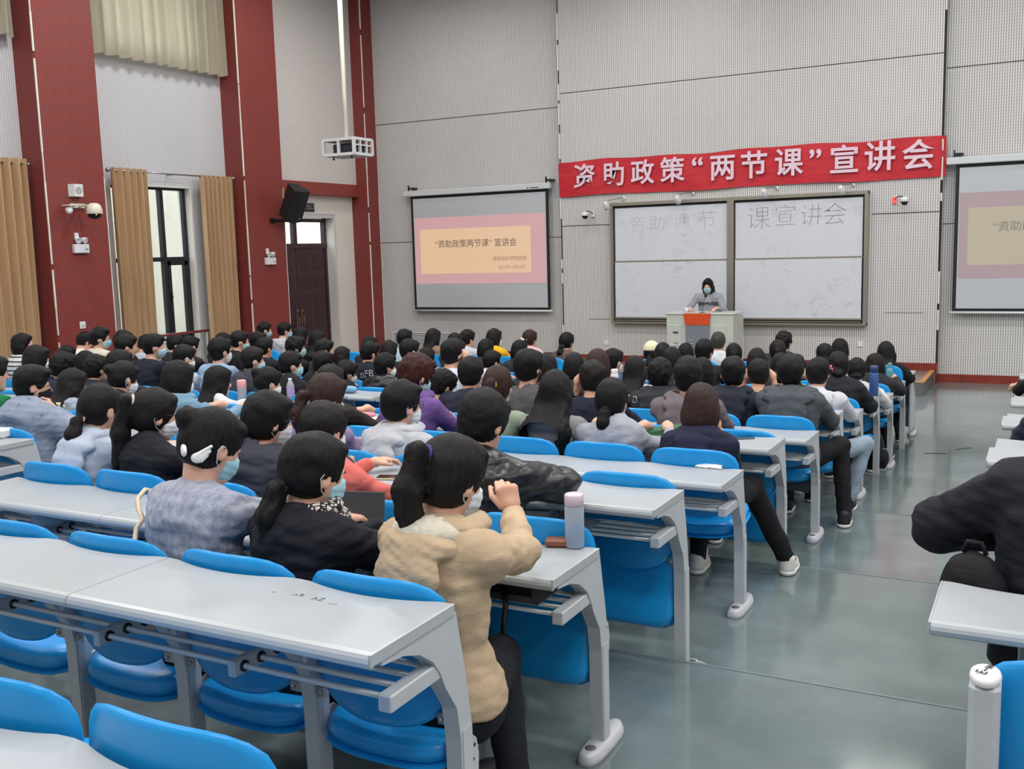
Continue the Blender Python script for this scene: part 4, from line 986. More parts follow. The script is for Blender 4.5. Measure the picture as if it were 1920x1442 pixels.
        hole=s_cap(P,nb+np.array([0,0,.035]),hneck,.056,.075);
        if not col and not hood: d=s_sub(d,hole,.006)
        f=wob(P*A3(1,1,1.7),15,seed+5)*.0065+wob(P*A3(.7,.7,1.9),30,seed+9)*.0045
        if kind=='puff':
            ref=P[:,2]*1.;band=np.abs(np.sin(ref*38+wob(P,6,seed)*1.1));f=f+.010*band-.006
            for i in (0,1):
                pass
        if near<=1:
            for i in (0,1):
                de=np.sqrt(((P-E[i].astype(np.float32))**2).sum(1));f=f+.006*np.exp(-(de/.10)**2)*np.sin(de*95+P[:,2]*40+seed)
            zw=P[:,2]-hip[2]-.12;f=f+.0022*np.exp(-(zw/.10)**2)*np.sin(P[:,2]*75+P[:,0]*12+seed)
        d=d-f
        return d
    tpo=sdf_obj(sp.get('tn','jacket'),ftop,lo-pf-np.array([0,0,.1 if sp.get('long') else 0]),hi+pf,res,mt,root)
    if hood and near<=2:
        def fhood(P):
            hc_=bl(N,0,0,0);q=P-hc_.astype(np.float32);l=q@bx.astype(np.float32);f=q@byv.astype(np.float32);z=q[:,2];q2=np.stack([l,f,z],1);h_=hood
            nar=1+.9*np.maximum(0,-(z+.06))/.2;qb=np.stack([l*nar,f-.12*(z+.10),z],1)
            d=s_ell(q2,(0,-.105,-.015),(.122*h_,.058,.052));d=smin(d,s_ell(qb,(0,-.150-.012*th,-.115*h_),(.125*h_,.038,.105*h_)),.035)
            rim=s_ell(q2,(0,.012,.022),(.128*h_,.128,.050));d=smin(d,rim,.025);d=s_sub(d,s_ell(q2,(0,.022,.060),(.094,.096,.070)),.012)
            return d+.0035*np.exp(-(l/.004)**2)-wob(P*A3(1,1,1.6),26,seed+2)*.005-.002*np.sin(z*90+l*l*300)
        sdf_obj('hood',fhood,N-.36,N+.3,res,mt,root)
    if sp.get('lining'):
        def flin(P):
            hc_=bl(N,0,-.06,.0);q=P-hc_.astype(np.float32);l=q@bx.astype(np.float32);f=q@byv.astype(np.float32);q2=np.stack([l,f,q[:,2]],1)
            return smin(s_ell(q2,(0,.03,.012),(.122,.105,.045)),s_ell(q2,(0,-.02,.02),(.11,.06,.04)),.02)-wob(P,60,3)*.004
        sdf_obj('fleece_lining',flin,N-.22,N+.22,res,cloth('cream_fleece',(230,222,202),.95,'fleece'),root)
    if sp.get('inner'):
        def finn(P):
            hc_=bl(N,0,-.045,.01);q=P-hc_.astype(np.float32);l=q@bx.astype(np.float32);f=q@byv.astype(np.float32);q2=np.stack([l,f,q[:,2]],1)
            d=smin(s_ell(q2,(0,-.035,-.01),(.10,.06,.055)),s_ell(q2,(0,.03,.0),(.095,.085,.045)),.02);return s_sub(d,s_cap(P,nb,hneck,.045,.05),.01)-wob(P,40,3)*.004
        sdf_obj(sp.get('inner_name','hood'),finn,N-.2,N+.2,res,sp['inner'],root)
    # lower body
    if legs or stand:
        tcs=cloth('trousers_%d_%d_%d'%sp.get('trc',(26,28,34)),sp.get('trc',(26,28,34)))
        def ftr(P):
            d=legf(P,.008);d=smin(d,s_ell(P,tuple(hip+np.array([0,0,-.01])),(.165,.13,.12)),.05);d=smax(d,(fl+.075)-P[:,2],.01);d=d-wob(P,18,seed+7)*.006;yb=sp.get('ymin');return d if yb is None else smax(d,yb-P[:,1],.012)
        sdf_obj('trousers',ftr,lo,hi,max(res,.0095) if near<2 or sp.get('aisle') else .017,tcs,root)
        if sp.get('shoes',1):
            for i in (0,1):
                f=ft[i];fy=sp.get('fdir') or byv;fy=unit(np.array([fy[0],fy[1],0]));base=np.array([f[0],f[1],fl])
                def fsh(P):
                    q=P-base.astype(np.float32);y=q@fy.astype(np.float32);x=q@np.array([fy[1],-fy[0],0],np.float32);q2=np.stack([x,y,q[:,2]],1)
                    d=smin(s_ell(q2,(0,.08,.035),(.046,.12,.042)),s_cap(q2,(0,-.02,.04),(0,-.01,.085),.043,.046),.03);return smax(d,-q2[:,2]+.002,.006)
                s_=sdf_obj('shoe',fsh,base-.2,base+.24,.009,m_shoe if sp.get('shoe')=='w' else m_shoek,root)
                def fso(P):
                    q=P-base.astype(np.float32);y=q@fy.astype(np.float32);x=q@np.array([fy[1],-fy[0],0],np.float32);q2=np.stack([x,y,q[:,2]],1)
                    return np.maximum(smin(s_ell(q2,(0,.08,.02),(.051,.126,.05)),s_ell(q2,(0,-.01,.02),(.048,.06,.05)),.02),np.abs(q2[:,2]-.014)-.012)
                so=sdf_obj('sole',fso,base-.2,base+.24,.008,m_sole,s_,origin=root.location)
    # mask
    if sp.get('mask'):
        mm={'b':m_maskb,'w':m_maskw,'k':m_maskk}[sp['mask']];ms=.0055
        def fm(P):
            q=headq(P,H,R);d=smin(s_ell(q,(0,.030,-.045),(.066,.071,.080)),s_ell(q,(0,.07,-.045),(.034,.042,.05)),.03);d=smax(d,q[:,2]+.012+.25*np.abs(q[:,0]),.004);d=smax(d,-.112-q[:,2],.006);d=smax(d,.030-q[:,1],.004);return d-.0014*np.sin(q[:,2]*260)
        v=sdf_obj('face_mask',fm,H-.15,H+.15,.006 if near<=2 else .009,mm,root)
        if v:
            b=MB();Rl=np.array(root.location)
            for s_ in (-1,1):
                b=MB();pp=[H+R@np.array(p) for p in ((s_*.062,.036,-.02),(s_*.080,.008,.0),(s_*.086,-.012,.006),(s_*.088,-.026,-.012),(s_*.080,-.012,-.05),(s_*.060,.034,-.085))]
                b.tube([p-Rl for p in pp],.0016 if near<2 else .0022,5);b.build('ear_loop',m_maskw if sp['mask']!='k' else m_maskk,v)
    if sp.get('glasses'):
        b=MB();Rl=np.array(root.location)
        for s_ in (-1,1):
            pp=[H+R@np.array((s_*(.033+.025*math.cos(a)),.108-.012*abs(.033+.025*math.cos(a))/.05,.008+.020*math.sin(a)))-Rl for a in np.linspace(0,2*math.pi,15)]
            b.tube(pp,.0016,5,cap=False);b.tube([H+R@np.array(p)-Rl for p in ((s_*.058,.096,.012),(s_*.078,.05,.010),(s_*.084,-.008,.006),(s_*.082,-.03,-.012))],.0018,5)
        b.tube([H+R@np.array(p)-Rl for p in ((-.008,.108,.012),(0,.110,.014),(.008,.108,.012))],.0016,5);b.build('glasses',m_wire,root)
    if fine or sp.get('eyes'):
        for s_ in (-1,1):
            b=MB();c_=H+R@np.array((s_*.031,.0865,.010))-np.array(root.location);b.lathe([(0,-.006),(.005,-.004),(.007,0),(.005,.004),(0,.006)],c_,10);b.build('eye',m_eye,root)
    if st.startswith('pony') or st=='tail_side' or sp.get('tie'):
        q={'pony_high':(0,-.115,.057),'pony_low':(0,-.102,-.055),'pony_mid':(0,-.12,.002),'tail_side':(0,-.11,-.03)}.get(st,(0,-.10,.03));b=MB();c_=H+R@np.array(q)-np.array(root.location);ax=R@np.array([0,-1,.1])
        tcn,tcc=sp.get('tie') or ('black',(20,20,24));n_=14;r0=.024
        u=unit(np.cross(ax,[1,0,0]));w_=np.cross(ax,u);b.tube([c_+r0*(math.cos(a)*u+math.sin(a)*w_) for a in np.linspace(0,2*math.pi,n_)],.0065,6,cap=False);b.build('hair_tie',M('hair_tie_'+tcn,tcc,.6),hr).parent=root
    sp['_']=dict(root=root,H=H,R=R,N=N,E=E,W=W,Sh=Sh,bx=bx,byv=byv,res=res,hair=hr,top=tpo,bl=bl)
    return root
# ================================================================ the audience
def K(c): return c
NV=(28,32,46);BK=(26,27,32);CH=(52,54,60);GY=(172,174,180);LG=(196,198,204);CR=(218,210,194);WH=(222,224,230)
# (block,row,u,v,hair,top,label,extra) : u,v only give the height and sideways place of each head inside its own row
PP=[
('C',1,590,884,'pony_low',('coat',(20,22,32)),'person in navy coat, spotted black and white scarf and blue mask',dict(yaw=-22,pitch=14,mask='b',tail=.22,hc='k',scarf=1,pose='lapdesk',ear=1)),
('C',1,848,897,'pony_high',('coat',(192,168,138)),'person in a beige hooded coat with cream fleece, fist raised to the face',dict(yaw=-20,pitch=16,mask='w',tail=.22,hood=1.1,lining=1,long=.49,bottom=-.5,tie=('blue',(40,44,110)),pose='fist',hc='d',hs=1.03,thick=.96,body=-8)),
('C',1,398,836,'bun',('knit',(168,172,186),(140,146,166)),'person in a grey-blue cable knit sweater with white wing hair clips',dict(yaw=-16,pitch=26,mask='b',bun=(-.02,-.105,.06),pose='type',wings=1,thick=1.1,collar=.6,hc='k',tn='sweater',dy=-.0)),
('C',2,292,778,'pony_high',('plain',(28,29,36)),'person with very long high ponytail and black jacket, left of the wing hair clips',dict(yaw=-30,pitch=10,mask='w',glasses=1,tail=.42,collar=.8,hc='d',tie=('pearl',(200,196,190)),hs=1.03)),
('C',2,232,770,'pony_low',('plain',(186,196,212)),'person in a pale blue-grey hoodie with a leopard hair tie and low ponytail',dict(yaw=-5,pitch=14,tail=.20,hood=1,hc='d',tie=('leopard',(190,160,130)),sx=5.35)),
('C',2,504,788,'pony_low',('puff',(62,64,74)),'person with thick ponytail, grey padded vest over a mustard yellow hood',dict(yaw=-26,pitch=12,mask='w',glasses=1,tail=.20,hc='k',hs=1.06,inner=(214,158,44))),
('C',2,608,808,'short',('plain',(222,112,102)),'person in a coral pink top just beyond the spotted scarf wearer',dict(yaw=-8,pitch=10,mask='w',hc='d',male=1,hs=1.05,red=1)),
('C',2,906,794,'short',('puff',(24,25,29)),'person in a shiny black padded jacket, arms folded on the desk',dict(yaw=-8,pitch=26,hc='k',male=1,trough=.32,thick=1.12,collar=1.4,pose='fold',hs=1.08)),
('L',3,62,722,'buzz',('splash',(142,152,170),(84,94,118)),'person in a speckled blue puffer jacket and black mask, hand to the mouth',dict(yaw=-34,pitch=10,mask='k',glasses=1,male=1,hc='k',bulk=.028,thick=1.14,pose='mouth',collar=1,hs=1.06)),
('L',3,-16,700,'short',('plain',(32,120,78)),'person in a bright green jacket cut off by the left edge of the picture',dict(yaw=-10,male=1)),
('C',3,754,760,'short',('plain',(184,186,192)),'person in a light grey hoodie with short black hair, before the purple hoodie',dict(yaw=-24,pitch=8,mask='w',glasses=1,male=1,hood=1.1,thick=1.05,hs=1.04)),
('C',3,612,746,'tail_side',('plain',(150,132,166)),'person in a lilac sweater with reddish brown tied hair, cheek on hand',dict(yaw=-22,pitch=16,mask='w',glasses=1,tail=.16,hc='b',pose='f',hs=1.06,tie=('pearl',(200,196,190)))),
('C',4,781,704,'spiky',('plain',(112,82,142)),'person in a purple hoodie with white letters and tousled reddish brown hair',dict(yaw=-24,pitch=20,mask='b',male=1,hc='r',hood=1.2,thick=1.1,hs=1.1,purple=1)),
('C',4,619,719,'short',('plain',(52,44,44)),'person with smooth black hair right behind the reddish brown tied hair',dict(hc='d',hs=1.0)),
('C',4,933,726,'pony_mid',('plain',(158,170,146)),'person in a sage green jacket, dark brown ponytail with a small yellow hair tie',dict(yaw=12,pitch=14,mask='w',tail=.20,hc='b',tie=('yellow',(220,180,40)),collar=1,hs=1.03)),
('C',4,1042,736,'long',('plain',(150,150,152)),'person with very long straight black hair spread over a grey and cream jacket',dict(yaw=10,pitch=8,hl=.50,hw=1.7,hc='k',thick=.85,hs=1.06)),
('C',4,1148,752,'pony_low',('plain',(164,166,174)),'person in a light grey sweatshirt with a short low ponytail',dict(yaw=2,pitch=10,mask='w',tail=.10,hc='k',tie=('pearl',(200,196,190)),hs=1.04)),
('C',4,1315,765,'bob',('plain',(34,34,58)),'person with a brown bob and bare nape in a navy hooded sweater',dict(yaw=8,pitch=18,hc='b',hood=.9,legs=1,aisle=1,shoe='w',trc=(24,24,28),hs=1.08,pose='f')),
('L',4,233,709,'bun',('tee',(24,26,36)),'person in a black T-shirt with neon green print and clipped bun',dict(yaw=-16,pitch=20,mask='w',hc='k',bun=(-.02,-.115,.035),neon=1)),
('L',4,137,722,'long',('plain',(160,172,190)),'person with long brownish black hair, cream hood over a pale blue coat',dict(yaw=-10,pitch=12,hl=.34,hc='d',inner=(226,214,180))),
('L',4,336,712,'bob',('fleece',(124,160,184)),'person in a light blue fleece hoodie with a black bob and glasses',dict(yaw=-12,pitch=12,mask='w',hc='k',hood=1.15,hs=1.08)),
('L',5,410,716,'long',('plain',(216,216,220)),'person with long black hair in a white jacket beside a pink bottle',dict(yaw=-20,pitch=10,hl=.30,hc='k',hs=1.04)),
('L',5,503,718,'bun',('plain',CR),'person in a cream jacket with a loose dark bun, near a clear plastic bottle',dict(yaw=-24,pitch=14,mask='w',hc='k',bun=(-.03,-.10,.065),collar=.6)),
('L',5,225,684,'short',('plain',(44,42,48)),'person with dark brown hair just above the head with the clipped bun',dict(hc='d',male=1,hs=1.05)),
('L',5,182,692,'spiky',('plain',(36,42,56)),'person with curly black hair and a navy hooded jacket, left of the clipped bun',dict(yaw=-12,hc='d',hood=1,male=1)),
('L',5,119,688,'spiky',('plain',(34,44,70)),'person with bushy black hair and navy top, beyond the cream-hooded long hair',dict(hc='k',male=1,hs=1.06)),
('L',5,70,674,'bob',('plain',(30,32,40)),'person with wavy dark brown hair over the ears in black, below the striped shirt',dict(yaw=-26,hc='d',mask='w',hs=1.04)),
('L',6,43,646,'bob',('stripe',(206,206,206),(44,50,68)),'person in a black and white striped shirt with a bowl haircut',dict(yaw=-42,pitch=2,mask='b',male=1,hc='k',hs=.98)),
('L',6,395,658,'short',('plain',(146,174,202)),'person with thick black hair in a light blue denim shirt',dict(yaw=-14,pitch=4,mask='w',male=1,sx=2.95,hs=1.06)),
('L',6,350,671,'short',('plain',(214,214,218)),'person in a white jacket with a dark hood, bent forward with a white mask',dict(yaw=-22,pitch=16,mask='w',male=1,inner=(40,40,48),sx=3.85)),
('L',6,307,650,'short',('plain',(34,38,52)),'person in a dark navy jacket with a pale mask, right of the white-piped jacket',dict(yaw=-36,pitch=6,mask='b',male=1,sx=4.6)),
('L',6,250,650,'short',('plain',(26,30,46)),'person in a navy sports jacket with white piping down the sleeve',dict(yaw=-32,pitch=10,male=1,piping=1,sx=5.35)),
('L',6,162,681,'bob',('plain',(40,38,42)),'person with flat black hair low in the crowd under the cream padded hood',dict(hc='k')),
('L',6,532,684,'short',('plain',(30,30,34)),'person in black with a white collar and a light blue mask, bottle in front',dict(yaw=-34,pitch=6,mask='b',male=1,hc='k',sx=1.35)),
('L',6,487,676,'short',('plain',(60,64,74)),'person in a dark hooded jacket and pale mask, behind the pink bottle',dict(yaw=-32,pitch=6,mask='b',male=1,hc='d',hood=1,sx=2.2)),
('L',7,458,682,'bob',('plain',(28,28,34)),'person with black shoulder hair seen between the denim shirt and the dark hooded jacket',dict(hc='k')),
('L',7,650,700,'short',('plain',(26,28,34)),'person in black with glasses and white mask, before the white-print sweater',dict(yaw=-30,pitch=12,mask='w',glasses=1,male=1,hs=1.03)),
('L',7,606,682,'short',('plain',(24,26,32)),'person with dense black hair and black jacket, third from the block aisle',dict(yaw=-8,male=1,hs=1.04)),
('L',7,723,687,'short',('puff',(22,23,28)),'person in a glossy black puffer with round haircut, left of the reddish hair',dict(yaw=-28,pitch=8,mask='w',male=1,trough=.3,hs=1.04)),
('L',7,189,638,'short',('coat',(216,208,190)),'person in cream padded coat, glasses and pale blue mask before the red pilaster',dict(yaw=-44,pitch=4,mask='b',glasses=1,male=1,collar=1,hs=1.04,dz=.02)),
('L',7,231,640,'short',('plain',(30,30,34)),'person in black with a bare nape and short black hair by the tan curtain',dict(yaw=-6,pitch=14,male=1)),
('L',7,126,668,'short',('plain',(34,34,38)),'person whose dark crown shows between the striped shirt and the cream hood',dict(male=1)),
('L',8,160,640,'short',('coat',(224,216,198)),'person bent forward in a cream jacket with a big padded hood',dict(yaw=-20,pitch=28,male=1,hood=1.4)),
('L',8,276,646,'short',('plain',(168,174,188)),'person in a grey shirt with glasses, looking down below the window railing',dict(yaw=-58,pitch=24,glasses=1,mask='w',male=1)),
('L',8,358,649,'short',('plain',(30,30,34)),'person with dark hair at the foot of the window railing',dict(male=1,pitch=12)),
('L',8,450,640,'short',('plain',(28,28,33)),'person in a black hooded jacket with a blue mask before the tan curtain',dict(yaw=-40,pitch=8,mask='b',male=1,hood=1.1,glasses=1)),
('L',8,496,653,'short',('plain',(28,30,36)),'person with a black crown in front of the light grey hoodie by the door',dict(male=1)),
('L',8,555,652,'spiky',('plain',(24,25,30)),'person with curly black hair, glasses and a light blue mask in a black T-shirt',dict(yaw=-38,pitch=2,mask='b',glasses=1,male=1,hs=1.04)),
('L',8,608,657,'short',('plain',(40,40,46)),'person with side-swept black hair below the woman by the door',dict(yaw=-40,male=1)),
('L',8,694,662,'short',('plain',(26,30,44)),'person in a navy sweater with white print on the back, glasses',dict(yaw=-28,pitch=10,male=1,glasses=1,whiteprint=1,hs=1.02)),
('L',8,768,658,'short',('plain',(28,30,36)),'person with neat black crop, white mask and dark clothes, under the wall vent',dict(yaw=-22,pitch=8,mask='w',male=1,hs=1.02)),
('L',9,329,646,'short',('plain',(40,44,52)),'person holding a phone up beside the cheek, in front of the window',dict(yaw=-34,male=1,pose='f')),
('L',9,419,642,'short',('plain',(34,34,40)),'person with one hand at the brow, just left of the black hooded jacket',dict(yaw=-20,pitch=14,male=1,pose='f')),
('L',9,484,640,'short',('plain',(28,32,48)),'person with glasses and a blue mask in navy, left of the red pilaster edge',dict(yaw=-40,pitch=8,mask='b',glasses=1,male=1)),
('L',9,642,669,'bob',('plain',(44,42,46)),'person with a parted black bob low beside the red pilaster',dict(hc='d')),
('L',9,730,658,'bob',('plain',(46,44,50)),'person with a round black bob beneath the left end of the wall vent',dict(hc='d')),
('L',9,800,672,'long',('plain',(60,54,54)),'person with straight black shoulder-length hair, earphone at the ear, below the brown coat',dict(hl=.2,hc='k')),
('L',9,923,678,'short',('plain',(34,34,40)),'person with an even black crop below the yellow jacket, hand near the chin',dict(yaw=-26,pitch=14,male=1)),
('L',10,565,630,'bob',('plain',(34,32,36)),'person whose dark hair shows before the double door between two masked faces',dict(hc='k')),
('L',10,597,638,'long',('plain',(60,58,60)),'person with long black hair and blue mask before the double door',dict(yaw=-52,pitch=0,mask='b',hl=.2,hc='k',front=1)),
('L',10,694,648,'bob',('plain',(40,38,42)),'person with black hair before the corner pilaster',dict(hc='k')),
('L',10,759,635,'short',('plain',(176,204,214)),'person in a pale blue and white top with short hair before the wall vent',dict(male=1)),
('L',10,854,643,'bob',('plain',(56,54,58)),'person with black hair right behind the white shirt',dict(hc='k')),
('L',10,912,654,'bob',('plain',(48,46,52)),'person with a round black bob in front of the yellow jacket',dict(hc='k')),
('L',10,975,657,'bob',('plain',(48,46,50)),'person with a black bob in front of the hair bow, hand on the cheek',dict(hc='k',pose='f')),
('L',11,496,619,'short',('plain',(34,32,36)),'person in black with a blue mask sitting tall against the red pilaster',dict(yaw=-36,pitch=8,mask='b',male=1)),
('L',11,534,620,'short',('plain',(182,184,192)),'person in a light grey hoodie with a blue mask before the double door',dict(yaw=-34,pitch=8,mask='b',male=1,hood=1.1)),
('L',11,813,634,'long',('coat',(140,112,90)),'person with long black hair in a brown coat before the wall vent',dict(hl=.12,hc='k',hs=1.05)),
('L',11,877,635,'bun',('plain',(196,198,204)),'person in pale grey coat with small low bun, right of the vent',dict(yaw=-26,hc='k',bun=(-.06,-.09,.02))),
('L',11,927,634,'bob',('plain',(228,178,30)),'person in a bright yellow jacket with glasses',dict(yaw=-24,glasses=1,hc='k',mask='w')),
('L',11,994,636,'pony_low',('coat',(214,178,184)),'person with brown hair, a cream hair bow and a pink jacket',dict(yaw=-16,hc='b',bow=1,tail=.2)),
('L',11,1063,641,'pony_low',('plaid',(104,88,82),(70,58,56)),'person in a brown checked coat with a white-tied ponytail at the front',dict(yaw=-12,tail=.2,tie=('white',(230,230,228)),hc='k')),
# centre block
('C',5,992,690,'short',('tee',(84,82,86)),'person with spiky-topped black hair, bare neck, charcoal T-shirt and black mask',dict(yaw=-14,pitch=2,mask='k',male=1,hs=1.08,hc='k')),
('C',5,883,702,'short',('plain',(40,42,58)),'person in a dark navy stand-collar jacket with a round black crop',dict(pitch=10,male=1,collar=1.6,hs=1.03)),
('C',5,829,724,'spiky',('plain',(186,172,146)),'person in a beige jacket leaning low beside the purple hoodie',dict(yaw=-24,pitch=26,male=1,hc='d',glasses=1)),
('C',5,1112,712,'short',('plain',(28,32,52)),'person in a navy sweater with thick dark hair, head leaning on a hand',dict(yaw=12,pitch=10,male=1,hc='d',pose='h',hs=1.05)),
('C',5,1290,708,'short',('plain',(112,102,106)),'person in a mauve grey hoodie with a broad black crop',dict(yaw=22,pitch=6,male=1,hood=1.2,hs=1.08)),
('C',6,850,664,'short',('plain',(206,214,228)),'person in a white shirt with the hand at the ear, below the grey coat',dict(yaw=-18,pitch=8,male=1,hs=1.06,pose='h')),
('C',6,1025,692,'bob',('plain',(36,34,38)),'person with dark hair wedged between the charcoal T-shirt and the very long hair',dict(hc='k')),
('C',6,1121,686,'bob',('plain',(52,40,40)),'person with wavy brown hair behind the navy sweater',dict(hc='b',hs=1.05)),
('C',6,1237,703,'spiky',('plain',(44,46,50)),'person in a black hooded sweatshirt with white lettering on the shoulder',dict(yaw=20,pitch=6,male=1,hood=1.2,hs=1.04,darkhood=1)),
('C',6,1374,701,'short',('plain',(34,36,50)),'person in a navy hooded jacket with a straight-cut black crop',dict(yaw=18,pitch=6,male=1,hood=1.2,hs=1.04)),
('C',6,1483,700,'short',('coat',(78,82,88)),'person in a charcoal grey hooded parka on the aisle, black trousers',dict(yaw=14,pitch=6,male=1,hood=1.5,hs=1.06,legs=1,aisle=1,long=.30,bottom=-.5,shoe='k',trc=(22,22,26),thick=1.1)),
('C',7,1077,688,'bob',('plain',(48,44,46)),'person with black hair to the right of the very long hair',dict(hc='k')),
('C',7,1190,694,'long',('plain',(206,210,216)),'person with long black hair in a white jacket with a dark fluffy hood',dict(yaw=20,hl=.2,hc='k',inner=(30,34,48))),
('C',7,1317,698,'bob',('plain',(40,40,46)),'person with black hair between the mauve hoodie and the navy jacket',dict(hc='k')),
('C',7,1422,702,'short',('plain',(186,152,118)),'person in a tan jacket with a black crop, arms raised to the head',dict(yaw=14,pitch=12,male=1,hs=1.03,pose='h')),
('C',7,1534,702,'short',('plain',(204,206,212)),'person in a white hoodie with pale jeans at the aisle',dict(yaw=-4,pitch=14,male=1,hood=1.2,hs=1.05,legs=1,aisle=1,trc=(150,166,182),thick=1.06)),
('C',8,1150,678,'short',('plain',(60,80,120)),'person with a black crop and white mask, beside a tall white flask',dict(yaw=-22,mask='w',male=1)),
('C',8,1260,676,'bob',('plain',(44,42,46)),'person with smooth black hair just under the cream cap',dict(hc='k')),
('C',8,1464,688,'pony_mid',('plain',(34,34,38)),'person with a black ponytail held by a white ring, left of the charcoal parka',dict(hc='k',tail=.15,tie=('white',(230,230,228)))),
('C',8,1572,687,'bun_low',('puff',(34,36,42)),'person in a black padded jacket with pink flower clips in the hair',dict(yaw=6,hc='k',flowers=1,hs=1.03)),
('C',9,1243,665,'bob',('plain',(42,40,44)),'person with parted black hair between the cream cap and the lectern',dict(hc='k')),
('C',9,1321,660,'short',('plain',(36,36,42)),'person with a tall black crop and a red patch on the jacket',dict(yaw=-10,male=1,hs=1.06,redpatch=1)),
('C',9,1419,676,'bob',('plain',(44,42,46)),'person with a dark bob above the tan jacket',dict(hc='d')),
('C',9,1606,695,'bun_low',('plain',(196,196,200)),'person with a low black bun beside a blue flask',dict(hc='k')),
('C',10,1222,662,'pony_low',('plain',(50,50,56)),'person in a cream baseball cap with black hair below it',dict(cap=1,hc='k',tail=.12)),
('C',10,1286,664,'bob',('plain',(70,70,78)),'person with round black hair straight below the left half of the lectern',dict(hc='k')),
('C',10,1376,665,'pony_mid',('plain',(44,44,50)),'person with beads in black hair at the right foot of the lectern',dict(hc='k',tail=.14,tie=('white',(230,230,228)))),
('C',10,1458,659,'pony_mid',('plain',(50,48,52)),'person with a clipped dark ponytail before the spiky crown',dict(hc='d',tail=.14,tie=('white',(230,230,228)))),
('C',10,1546,666,'bun_low',('plain',(206,188,150)),'person with a black low bun in a beige top, right of the spiky crown',dict(hc='k')),
('C',10,1640,686,'bob',('coat',(44,44,48)),'person in a black coat with a grey collar near the aisle, teal bottle ahead',dict(yaw=24,hc='d',inner=(110,108,104),hs=1.04,legs=1,aisle=1)),
('C',11,1347,642,'short',('plain',(206,208,212)),'person in a white shirt with greying short hair before the lectern',dict(hc='g',male=1)),
('C',11,1470,642,'spiky',('plain',(44,46,52)),'person with wild spiky black hair at the front row',dict(yaw=-10,male=1,hc='k',hs=1.05)),
('C',11,1575,656,'bob',('plain',(120,124,136)),'person with a long black bob in a grey top before the whiteboard corner',dict(hc='k',hs=1.05)),
('C',11,1661,662,'long',('coat',(22,22,26)),'person with long black hair in a long black coat at the front aisle seat',dict(hl=.30,hw=1.2,hc='k',legs=1,aisle=1,long=.22,bottom=-.5,hs=1.04)),
]
def place(blk,k,u,v,sx=None,dy=0.,dz=0.):
    y=YR[k]+OFF[blk]+.665+dy;H=along(u,v,y)
    if sx is not None: H[0]=({'C':0.,'L':-3.93}[blk])-SP*1.02*sx
    H[2]+=dz;fl=zseat(k);hip=np.array([H[0],YR[k]+OFF[blk]+.374+.215,fl+.505]);return H,hip,fl
def px(u,v,y): return along(u,v,y)
PEOPLE=[]
HX={}
_rows={}
for n_,q_ in enumerate(PP): _rows.setdefault((q_[0],q_[1]),[]).append([place(*q_[:4],q_[7].get('sx'))[0][0],n_])
for r_ in _rows.values():
    r_.sort();xs=[a[0] for a in r_]
    for _ in range(30):
        for i in range(len(xs)-1):
            g_=.45-(xs[i+1]-xs[i])
            if g_>0: xs[i]-=g_/2;xs[i+1]+=g_/2
    for a,x_ in zip(r_,xs): HX[a[1]]=a[0]+max(-.10,min(.10,x_-a[0]))
